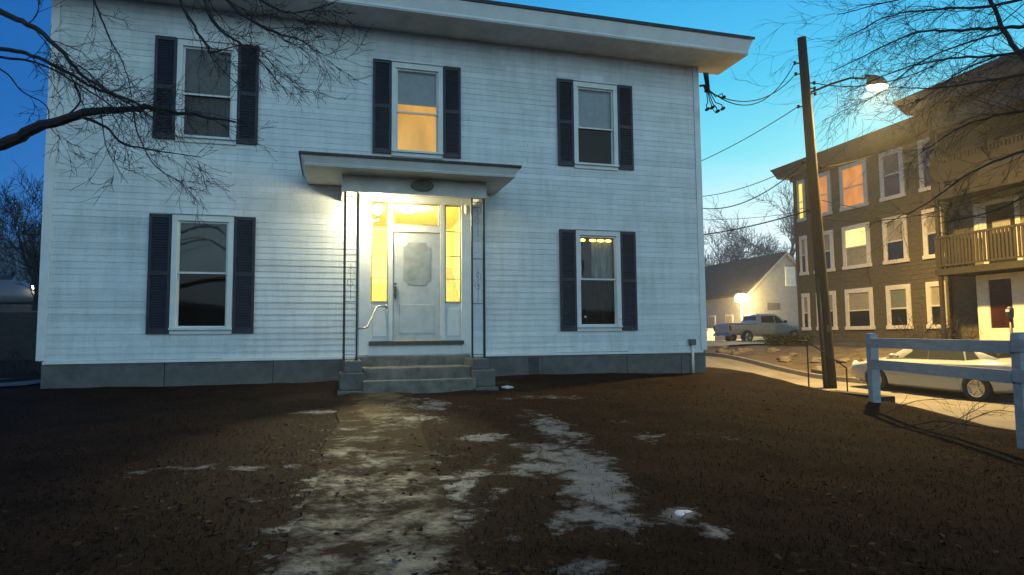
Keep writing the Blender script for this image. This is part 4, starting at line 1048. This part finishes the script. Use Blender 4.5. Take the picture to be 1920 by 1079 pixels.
for i in range(26):
    x = rnd.uniform(15.3, 17.0); y = rnd.uniform(3.0, 17.0); r_ = rnd.uniform(.12, .34)
    tag(lump((x, y, z_verge(x, y)+.02), (r_*1.3, r_, r_*.55), 30+i).build('field_stone', 'rock', smooth=True), 'rough brown field stone lying on the bank beyond the street', 'stone', 'field stones along the roadside bank')
# leafless shrub by the brown house porch
def brush(name, base, n, h, spread, seed, label, cat, m='bark', r0=.016):
    rnd = random.Random(seed); b = MB()
    for i in range(n):
        p = Vector(base)+Vector((rnd.gauss(0, spread*.25), rnd.gauss(0, spread*.25), -.1)); d = Vector((rnd.gauss(0, .45), rnd.gauss(0, .45), 1)).normalized(); pts = [p.copy()]
        k = rnd.randint(4, 7)
        for j in range(k):
            p = p+d*h/k*rnd.uniform(.7, 1.2); d = (d+Vector((rnd.gauss(0, .25), rnd.gauss(0, .25), rnd.gauss(0, .12)))).normalized(); pts.append(p.copy())
        b.tube(pts, [r0*(1-.8*j/k) for j in range(k+1)], 4, cap=False)
        for j in range(2, k):
            q = pts[j]; d2 = Vector((rnd.gauss(0, 1), rnd.gauss(0, 1), rnd.uniform(.1, 1))).normalized(); b.tube([q, q+d2*h*.16, q+d2*h*.28+Vector((0, 0, .04))], [r0*.5, r0*.35, r0*.15], 3, cap=False)
    return tag(b.build(name, m, fix=False), label, cat)
brush('bare_shrub', (20.3, 6.1, .3), 46, 1.5, 2.2, 4, 'tangled leafless shrub beside the white entry screen', 'shrub')
# ------------------------------------------------------------------ trees
def smooth_path(pts, n=5):
    pts = [Vector(p) for p in pts]; out = []
    q = [pts[0]*2-pts[1]]+pts+[pts[-1]*2-pts[-2]]
    for i in range(1, len(q)-2):
        a, b, c, d = q[i-1:i+3]
        for k in range(n):
            t = k/n
            out.append(.5*((2*b)+(c-a)*t+(2*a-5*b+4*c-d)*t*t+(3*b-a-3*c+d)*t**3))
    out.append(pts[-1]); return out
def twig(mb, rnd, p, d, length, r, level, droop, jit=.15):
    n = 7 if level > 1 else 5
    pts = [p.copy()]; dirs = []
    for i in range(n):
        d = (d+Vector((rnd.gauss(0, jit), rnd.gauss(0, jit), rnd.gauss(0, jit)+droop*.35))).normalized()
        p = p+d*length/n; pts.append(p.copy()); dirs.append(d.copy())
    mb.tube(pts, [max(.0016, r*(1-.85*i/n)) for i in range(n+1)], 4 if r > .006 else 3, cap=False)
    if level > 0:
        for k in range(rnd.randint(3, 5) if level > 1 else rnd.randint(2, 4)):
            i = rnd.randint(1, n-1); dd = dirs[i]
            ax = dd.cross(Vector((rnd.gauss(0, 1), rnd.gauss(0, 1), rnd.gauss(0, 1)))).normalized()
            a = rnd.uniform(.35, .95); nd = (dd*math.cos(a)+ax*math.sin(a)).normalized()
            twig(mb, rnd, pts[i], nd, length*rnd.uniform(.35, .65), max(.0022, r*(1-.8*i/n)*.62), level-1, droop, jit)
def limb(mb, rnd, pts, r0, r1, ntw, tl, t0=.25, level=2, droop=-.15, bias=None):
    path = smooth_path(pts); k = len(path)
    path = [p+Vector((rnd.gauss(0, .006), rnd.gauss(0, .006), rnd.gauss(0, .006)))*min(1, r0*25) for p in path]
    rad = [lerp(r0, r1, (i/(k-1))**.8) for i in range(k)]
    mb.tube(path, rad, 8 if r0 > .02 else 5, cap=False)
    for j in range(ntw):
        t = t0+(1-t0)*(j+rnd.random())/ntw; i = min(k-2, int(t*(k-1))); d = (path[i+1]-path[i]).normalized()
        ax = d.cross(Vector((rnd.gauss(0, 1), rnd.gauss(0, 1), rnd.gauss(0, 1)))).normalized(); a = rnd.uniform(.35, 1.0)
        nd = d*math.cos(a)+ax*math.sin(a)
        if bias: nd = nd+Vector(bias)*.35
        twig(mb, rnd, path[i], nd.normalized(), tl*rnd.uniform(.5, 1.15), max(.0024, rad[i]*.45 if rad[i] < .012 else .0055), level, droop)
def PP(*l): return [P(*q) for q in l]
# near tree whose limbs reach in from the left
rnd = random.Random(5)
tb_ = Vector((-6.9, -5.0, z_lawn(-6.9, -5)))
ltree = thing('bare_tree', tuple(tb_), 'bare tree reaching in from the left with drooping twigs before the house', 'tree')
MB().tube(smooth_path([tb_+Vector((0, 0, -.2)), tb_+Vector((.05, .02, 1.2)), tb_+Vector((-.05, .1, 2.6)), tb_+Vector((.1, .05, 4.2)), tb_+Vector((.0, .1, 6.5))]), [.30, .27, .25, .235, .23, .225, .22, .215, .21, .2, .2, .19, .19, .18, .17, .16, .15, .14, .13, .12, .11], 14).build('trunk', 'bark', ltree, smooth=True)
T = lambda z: tb_+Vector((.05, .05, z))
m1 = MB()
L_ = [
 ([T(1.9)]+PP((-150, 322, 5.6), (0, 271, 5.3), (80, 236, 5.2), (160, 214, 5.1), (230, 206, 5.1), (285, 203, 5.0), (350, 214, 5.0), (440, 228, 4.9)), .075, .010, 12, .55),
 ([T(3.0)]+PP((-150, -40, 5.4), (0, 22, 5.2), (62, 52, 5.1), (112, 92, 5.0), (145, 135, 5.0), (205, 172, 4.9), (270, 200, 4.9)), .062, .009, 16, .6),
 ([T(2.6)]+PP((-150, 70, 5.6), (0, 92, 5.3), (60, 104, 5.2), (120, 132, 5.1), (165, 160, 5.0), (225, 185, 5.0), (300, 230, 4.9)), .046, .007, 16, .6),
 ([T(2.5)]+PP((-150, 85, 5.8), (0, 108, 5.5), (70, 118, 5.4), (150, 160, 5.3), (210, 200, 5.2), (260, 235, 5.1)), .03, .005, 10, .5),
 (PP((150, 217, 5.1), (200, 240, 5.05), (232, 270, 5.0), (300, 284, 5.0), (378, 295, 4.95)), .026, .004, 7, .45),
 (PP((118, 225, 5.15), (150, 190, 5.1), (138, 150, 5.05)), .016, .008, 3, .3),
 (PP((250, 205, 5.05), (258, 250, 5.0), (290, 310, 4.95), (340, 345, 4.9), (372, 378, 4.9)), .013, .003, 6, .4),
 (PP((190, 210, 5.1), (195, 255, 5.1), (205, 290, 5.0), (240, 345, 5.0)), .010, .003, 5, .35),
 ([T(2.2)]+PP((-120, 80, 5.5), (0, 130, 5.3), (40, 170, 5.2), (88, 200, 5.2), (92, 235, 5.2), (115, 262, 5.2)), .018, .004, 7, .35),
 ([T(5.6)]+PP((150, -150, 5.0), (300, -70, 4.9), (345, 18, 4.8), (385, 82, 4.8), (400, 112, 4.75), (450, 165, 4.7)), .040, .004, 9, .5),
 ([T(5.8)]+PP((180, -160, 5.0), (350, -60, 4.8), (398, 38, 4.7), (448, 82, 4.7), (482, 108, 4.65), (540, 178, 4.6)), .042, .004, 12, .5),
 ([T(6.0)]+PP((220, -170, 4.9), (370, -55, 4.7), (455, 28, 4.6), (520, 62, 4.6), (560, 74, 4.5), (600, 100, 4.5)), .040, .004, 14, .5),
 ([T(6.0)]+PP((220, -190, 4.9), (430, -40, 4.6), (520, 18, 4.5), (570, 22, 4.5), (625, 5, 4.4)), .034, .004, 12, .45),
 ([T(5.4)]+PP((60, -150, 5.1), (150, -60, 5.0), (180, 10, 5.0), (205, 70, 4.9), (235, 130, 4.9), (250, 200, 4.9)), .030, .003, 10, .5),
 (PP((395, 100, 4.75), (470, 85, 4.7), (520, 130, 4.7), (580, 175, 4.65)), .010, .003, 6, .4),
]
for pts, r0, r1, n, tl in L_: limb(m1, rnd, pts, r0*(.92 if r0 > .07 else .56), r1*.7, int(n*(.95 if r0 > .03 else .75)), tl, .40, 2, -.05, tuple(_r2*1.6-Vector((0, 0, .75))))
m1.build('branches', 'bark', ltree, fix=False)
# near tree on the right
rnd = random.Random(9)
rb_ = Vector((6.7, -9.0, z_lawn(6.7, -9)))
rtree = thing('bare_tree', tuple(rb_), 'bare tree at the right edge with fine twigs before the brown building', 'tree')
T = lambda z: rb_+Vector((0, 0, z))
MB().tube(smooth_path([T(-.3), T(1.5), T(3.0)+Vector((.1, .1, 0)), T(5.2), T(7.5)]), [.27-.16*i/20 for i in range(21)], 14).build('trunk', 'bark', rtree, smooth=True)
m1 = MB()
R_ = [
 ([T(3.2)]+PP((2080, 240, 7.2), (1985, 170, 7.4), (1920, 112, 7.5), (1885, 60, 7.6), (1858, 5, 7.7), (1830, -60, 7.8)), .044, .020, 12, .9),
 ([T(4.2)]+PP((2050, 70, 7.4), (1960, 52, 7.5), (1880, 52, 7.6), (1800, 58, 7.7), (1720, 62, 7.8), (1640, 95, 7.9), (1560, 135, 8.0)), .042, .004, 20, .9),
 ([T(3.9)]+PP((2050, 110, 7.1), (1960, 95, 7.2), (1870, 105, 7.3), (1780, 110, 7.4), (1690, 130, 7.5), (1590, 172, 7.6)), .036, .004, 20, .9),
 ([T(3.6)]+PP((2050, 170, 7.0), (1960, 140, 7.1), (1860, 150, 7.2), (1760, 165, 7.3), (1660, 165, 7.4)), .034, .004, 18, .8),
 ([T(5.0)]+PP((2050, -10, 7.3), (1950, -8, 7.5), (1860, 12, 7.6), (1760, 18, 7.7), (1670, 30, 7.8), (1590, 70, 7.9)), .036, .004, 20, .9),
 ([T(5.6)]+PP((2060, -80, 7.4), (1950, -60, 7.5), (1850, -30, 7.6), (1750, -12, 7.7), (1660, 5, 7.9), (1570, 30, 8.0)), .034, .004, 18, .9),
 ([T(3.3)]+PP((2060, 230, 6.9), (1970, 205, 7.0), (1880, 215, 7.1), (1800, 240, 7.2), (1720, 290, 7.3)), .032, .004, 16, .8),
 ([T(3.1)]+PP((2060, 290, 6.8), (1980, 275, 6.9), (1900, 290, 7.0), (1820, 325, 7.0), (1740, 380, 7.1), (1660, 420, 7.2)), .028, .004, 14, .7),
 ([T(3.0)]+PP((2060, 330, 6.8), (1990, 330, 6.8), (1920, 370, 6.9), (1850, 400, 6.9), (1760, 420, 7.0)), .024, .004, 10, .6),
 (PP((1885, 60, 7.6), (1800, 85, 7.7), (1720, 120, 7.8), (1650, 175, 7.9), (1600, 200, 8.0)), .016, .003, 14, .6),
 (PP((1870, 105, 7.3), (1800, 135, 7.4), (1740, 180, 7.5), (1690, 200, 7.6)), .014, .003, 10, .6),
]
for pts, r0, r1, n, tl in R_: limb(m1, rnd, pts, r0*.9, r1, n, tl, .30, 2, -.06, tuple(-_r2*1.3-Vector((0, 0, .45))))
m1.build('branches', 'bark', rtree, fix=False)

# far leafless trees
def bare_tree(base, h, spread, seed, label, m='hazebark', rs=1., grp='bare trees beyond the grey house', upright=.25):
    rnd = random.Random(seed); base = Vector(base)
    t = thing('bare_tree', tuple(base), label, 'tree', grp)
    tr_ = MB(); cr = MB()
    top = base+Vector((rnd.uniform(-.5, .5), rnd.uniform(-.5, .5), h*.55))
    tr_.tube(smooth_path([base-Vector((0, 0, 1)), base.lerp(top, .4)+Vector((.2, 0, 0)), top]), [.34*rs*(1-.07*i) for i in range(11)], 8)
    def grow(p, d, L, r, lv):
        n = 5; pts = [p.copy()]
        for i in range(n):
            d = (d+Vector((rnd.gauss(0, .16), rnd.gauss(0, .16), rnd.gauss(0, .12)+.05))).normalized(); p = p+d*L/n; pts.append(p.copy())
            if lv > 0 and i >= 1:
                for _ in range(2 if lv < 3 else 1):
                    ax = d.cross(Vector((rnd.gauss(0, 1), rnd.gauss(0, 1), rnd.gauss(0, 1)))).normalized(); a = rnd.uniform(.4, 1.0)
                    grow(p, (d*math.cos(a)+ax*math.sin(a)).normalized(), L*rnd.uniform(.45, .68), max(.02*rs, r*(1-.14*i)*.55), lv-1)
        cr.tube(pts, [max(.014*rs, r*(1-.15*i)) for i in range(n+1)], 4 if lv > 1 else 3, cap=False)
    for i in range(9):
        s = base.lerp(top, rnd.uniform(.45, 1)); a = rnd.uniform(0, 6.28)
        grow(s, Vector((math.cos(a)*spread, math.sin(a)*spread, rnd.uniform(.3, 1.0)+upright)).normalized(), h*rnd.uniform(.28, .42), .12*rs, 3)
    tr_.build('trunk', m, t, smooth=True); cr.build('crown', m, t, fix=False)
def gp(px, d, z=.2): p = P(px, 620, d); return (p.x, p.y, z)
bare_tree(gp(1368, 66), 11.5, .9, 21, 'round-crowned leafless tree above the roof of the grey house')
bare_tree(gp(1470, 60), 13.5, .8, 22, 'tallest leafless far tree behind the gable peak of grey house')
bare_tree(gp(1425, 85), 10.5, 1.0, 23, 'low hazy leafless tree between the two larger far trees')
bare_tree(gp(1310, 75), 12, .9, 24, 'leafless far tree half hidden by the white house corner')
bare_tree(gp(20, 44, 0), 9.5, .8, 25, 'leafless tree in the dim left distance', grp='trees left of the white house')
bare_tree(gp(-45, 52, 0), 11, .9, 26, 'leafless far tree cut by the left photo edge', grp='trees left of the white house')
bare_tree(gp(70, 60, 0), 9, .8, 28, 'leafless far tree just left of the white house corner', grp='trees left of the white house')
bare_tree(gp(60, 27, -.1), 6.6, .5, 33, 'slender dark leafless tree closest to the left corner of the white house', 'bark', .55, 'trees left of the white house', .8)
bare_tree(gp(22, 48, -.1), 7.4, .6, 35, 'low dark leafless tree rising behind the board fence', 'bark', .55, 'trees left of the white house', .7)
# dark board fence and shrubs on the left, a pale car with a headlight behind
fb = P(110, 640, 26.5); fa = P(-130, 640, 25); fa = fb+(fa-fb)*3.2; fz = P(30, 583, 25.5).z
bf = thing('board_fence', (fa.x, fa.y, -.1), 'dark board fence beyond the path left of the house', 'fence')
dv = (fb-fa); dv.z = 0; nb = 190; du = dv.normalized(); dn = Vector((-du.y, du.x, 0))*.012
b = MB()
for i in range(nb):
    s = fa+dv*(i/nb); e = fa+dv*((i+.94)/nb); zt_ = fz-.04+random.uniform(-.015, .015)
    b.hexa([(p.x, p.y, -.3) for p in (s-dn, e-dn, e+dn, s+dn)], [(p.x, p.y, zt_) for p in (s-dn, e-dn, e+dn, s+dn)])
b.build('boards', 'darkfence', bf)
s, e = fa, fa+dv; k = dn*4
MB().hexa([(p.x, p.y, fz-.03) for p in (s-k, e-k, e+k, s+k)], [(p.x, p.y, fz+.02) for p in (s-k, e-k, e+k, s+k)]).build('cap_rail', mat('cap_rail_wood', (.10, .09, .09), .8, .2), bf)
fc = P(20, 590, 33)
car3 = thing('parked_car', (fc.x, fc.y, 0), 'small pale car with a lit headlight far beyond the left board fence', 'car', rz=math.atan2(_r2.y, _r2.x))
zc = P(30, 548, 33).z-.80
S3 = [(-2.3, .7, .5, .85, .95), (-2.1, .86, .3, .95, 1.1), (-1.0, .9, .2, .95, 1.40), (.2, .9, .2, .93, 1.40), (1.1, .9, .2, .88, .98), (2.1, .82, .25, .75, .82), (2.35, .6, .4, .6, .66)]
S3 = [(x, w, a_+zc, b_+zc, c_+zc) for x, w, a_, b_, c_ in S3]
loft(S3, body_ring).build('body', mat('dim_paint', (.13, .13, .14), .4, .05), car3, local=True, smooth=True)
hl = P(66, 538, 32.2); lx = (hl-fc).dot(Vector((_r2.x, _r2.y, 0)).normalized())
MB().lathe([(.01, .08), (.10, .05), (.12, -.02), (.06, -.06)], (lx, -.95, hl.z), 'y', 14).build('headlight', 'farlamp', car3, local=True, smooth=True)
wheel(car3, -1.4, -.8, .32, .2); wheel(car3, 1.4, -.8, .32, .2)
# rise that the car stands on, beyond the fence
cq = P(20, 640, 33)
sheet('terrain', 'earth', axis_pts([(cq.x-26, cq.x+5, 1.5)]), axis_pts([(cq.y-3.5, cq.y+25, 1.5)]), lambda x, y: zc-.02-(0 if y > cq.y-2.6 else 2.)+.1*vnoise(x*.3, y*.3))
# low shrub at the left of the foundation
brush('bare_shrub', (-8.8, 6.0, -.05), 60, 1.0, 3.0, 14, 'dark leafless shrub against the board fence left of house', 'shrub')

# fallen branches on the lawn edge, lower right
rnd = random.Random(31)
b = MB()
for pts, r in (([(1640, 802), (1700, 800), (1760, 790), (1830, 800), (1925, 812)], .014), ([(1705, 812), (1770, 800), (1812, 778), (1850, 758)], .012), ([(1660, 775), (1720, 752), (1800, 748)], .007), ([(1765, 810), (1830, 783), (1870, 770), (1925, 778)], .009), ([(1810, 806), (1815, 775), (1828, 765)], .006)):
    path = []
    for px, py in pts:
        p = P(px, py, 8.6); path.append(p)
    limb(b, rnd, path, r, .003, 6, .35, .1, 1, -.05)
# set the whole drift of branches down on the ground
b.v = [(x, y, z) for x, y, z in b.v]
tag(b.build('fallen_branch', 'bark', fix=False), 'tangle of fallen bare twigs at the lawn edge below the fence', 'branch')

# dead grass on the lawn
rnd = random.Random(77); gb = MB()
def blade(x, y, h, lean):
    z = z_lawn(x, y)-.005; a = rnd.uniform(0, 6.28); c, s = math.cos(a), math.sin(a); w = rnd.uniform(.002, .0045)
    gb.v += [(x-c*w, y-s*w, z), (x+c*w, y+s*w, z), (x-s*lean, y+c*lean, z+h)]; n = len(gb.v); gb.f.append((n-3, n-2, n-1))
n = 0
while n < 42000:
    d = 2.2+11*rnd.random()**1.5; u = rnd.uniform(-.85, .85); p = CAM+d*(_f+_r2*u)
    x, y = p.x, p.y
    if y > -.1 or x > 7.5 or abs(x-walk_x(y)) < .5 or (y > -1.5 and -1.5 < x < 1.3): continue
    if snow_at(x, y) > .2 and rnd.random() < .75: n += .2; continue
    n += 1; blade(x, y, rnd.uniform(.012, .045), rnd.uniform(.01, .06))
o = gb.build('grass', mat('dead_grass', (.017, .0088, .006), .95, .45, 1.5, spec=.05), fix=False); o['kind'] = 'stuff'

# fallen leaves, thicker in drifts
rnd = random.Random(41); lb = MB(); n = 0
while n < 1700:
    d = 2.2+10.5*rnd.random()**1.3; p = CAM+d*(_f+_r2*rnd.uniform(-.85, .85)); x, y = p.x, p.y
    if y > -.15 or x > 7.4 or (y > -1.5 and -1.6 < x < 1.35): continue
    if vnoise(x*1.1+31, y*1.1)*.7+vnoise(x*3.3, y*3.3+9)*.3 < .42+.22*rnd.random(): continue
    n += 1; s_ = rnd.uniform(.014, .036); z = z_lawn(x, y)+rnd.uniform(.012, .03); a = rnd.uniform(0, 6.28)
    c, s = math.cos(a)*s_, math.sin(a)*s_; k = rnd.uniform(-.012, .014); w = rnd.uniform(.45, .75)
    lb.v += [(x-c, y-s, z), (x+s*w, y-c*w, z+k), (x+c, y+s, z+rnd.uniform(-.006, .012)), (x-s*w, y+c*w, z+rnd.uniform(-.008, .014))]
    m_ = len(lb.v); lb.f += [(m_-4, m_-3, m_-2), (m_-4, m_-2, m_-1)]
o = lb.build('leaf_litter', mat('dead_leaf', (.030, .017, .010), .85, .55, 2.5, spec=.1), fix=False); o['kind'] = 'stuff'
# ------------------------------------------------------------------ dusk sky, faint sky-side light, haze
w = bpy.data.worlds.new('World'); sc.world = w; w.use_nodes = True
nt = w.node_tree; N = nt.nodes; L = nt.links; N.clear()
out = N.new('ShaderNodeOutputWorld'); bg = N.new('ShaderNodeBackground'); L.new(bg.outputs[0], out.inputs['Surface'])
tc = N.new('ShaderNodeTexCoord'); sx = N.new('ShaderNodeSeparateXYZ'); L.new(tc.outputs['Generated'], sx.inputs[0])
def ramp(stops, src):
    r_ = N.new('ShaderNodeValToRGB'); e = r_.color_ramp.elements
    while len(e) < len(stops): e.new(.5)
    for q, (p_, c_) in zip(e, stops): q.position = p_; q.color = (*c_, 1)
    L.new(src, r_.inputs['Fac']); return r_.outputs['Color']
def dotn(v):
    d_ = N.new('ShaderNodeVectorMath'); d_.operation = 'DOT_PRODUCT'; L.new(tc.outputs['Generated'], d_.inputs[0]); d_.inputs[1].default_value = v; return d_.outputs['Value']
def mrange(s, a, b_, c, d_, smooth=True):
    m_ = N.new('ShaderNodeMapRange'); m_.interpolation_type = 'SMOOTHSTEP' if smooth else 'LINEAR'
    for k_, v_ in (('From Min', a), ('From Max', b_), ('To Min', c), ('To Max', d_)): m_.inputs[k_].default_value = v_
    L.new(s, m_.inputs['Value']); return m_.outputs['Result']
bright = ramp([(0, (1.0, 1.1, 1.2)), (.15, (.95, 1.2, 1.28)), (.26, (.26, .88, 1.04)), (.36, (.10, .66, 1.0)), (.48, (.050, .45, .90)), (.7, (.02, .24, .58)), (1, (.012, .14, .38))], sx.outputs['Z'])
dark = ramp([(0, (.06, .19, .46)), (.15, (.034, .20, .58)), (.3, (.018, .15, .50)), (.5, (.014, .12, .43)), (1, (.012, .09, .33))], sx.outputs['Z'])
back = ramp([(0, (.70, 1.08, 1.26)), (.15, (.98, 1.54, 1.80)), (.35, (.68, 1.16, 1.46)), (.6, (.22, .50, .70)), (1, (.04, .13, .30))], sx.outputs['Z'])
def mixc(f_, a, b_):
    m_ = N.new('ShaderNodeMix'); m_.data_type = 'RGBA'; L.new(f_, m_.inputs['Factor']); L.new(a, m_.inputs['A']); L.new(b_, m_.inputs['B']); return m_.outputs['Result']
front = mixc(mrange(dotn((1, .0, 0)), -.40, .52, 0, 1), dark, bright)
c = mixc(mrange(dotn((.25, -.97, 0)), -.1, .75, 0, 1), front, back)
nz = N.new('ShaderNodeTexNoise'); nz.inputs['Scale'].default_value = 3; nz.inputs['Detail'].default_value = 4; L.new(tc.outputs['Generated'], nz.inputs['Vector'])
cl = N.new('ShaderNodeMix'); cl.data_type = 'RGBA'; cl.blend_type = 'MULTIPLY'; cl.inputs['Factor'].default_value = .10
L.new(c, cl.inputs['A']); L.new(nz.outputs['Color'], cl.inputs['B'])
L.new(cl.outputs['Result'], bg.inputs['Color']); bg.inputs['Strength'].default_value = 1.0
ld = bpy.data.lights.new('sky_fill', 'SUN'); lo_ = bpy.data.objects.new('sky_fill', ld); COL.objects.link(lo_)
ld.energy = .12; ld.angle = R(60); ld.color = (.85, .93, 1); lo_.rotation_euler = Vector((-.15, 1, -.45)).to_track_quat('-Z', 'Y').to_euler()  # added broad fill standing in for sky glow behind the viewer; no sun is up

hz_ = MB().box(-70, 90, -45, 110, -3.2, 16.5).build('haze', None); hz_['kind'] = 'stuff'
hm = bpy.data.materials.new('dusk_haze'); hm.use_nodes = True; n_ = hm.node_tree; n_.nodes.clear()
o_ = n_.nodes.new('ShaderNodeOutputMaterial'); v_ = n_.nodes.new('ShaderNodeVolumePrincipled')
v_.inputs['Color'].default_value = (.85, .9, .95, 1); v_.inputs['Density'].default_value = .0012; v_.inputs['Anisotropy'].default_value = .6
n_.links.new(v_.outputs[0], o_.inputs['Volume']); hz_.data.materials.append(hm)

sc.view_settings.view_transform = 'Standard'; sc.view_settings.look = 'None'; sc.view_settings.exposure = 0; sc.view_settings.gamma = 1
sc.cycles.max_bounces = 8; sc.cycles.transparent_max_bounces = 12; sc.cycles.volume_bounces = 0
sc.cycles.caustics_reflective = False; sc.cycles.caustics_refractive = False; sc.cycles.sample_clamp_indirect = 4
sc.cycles.use_denoising = True
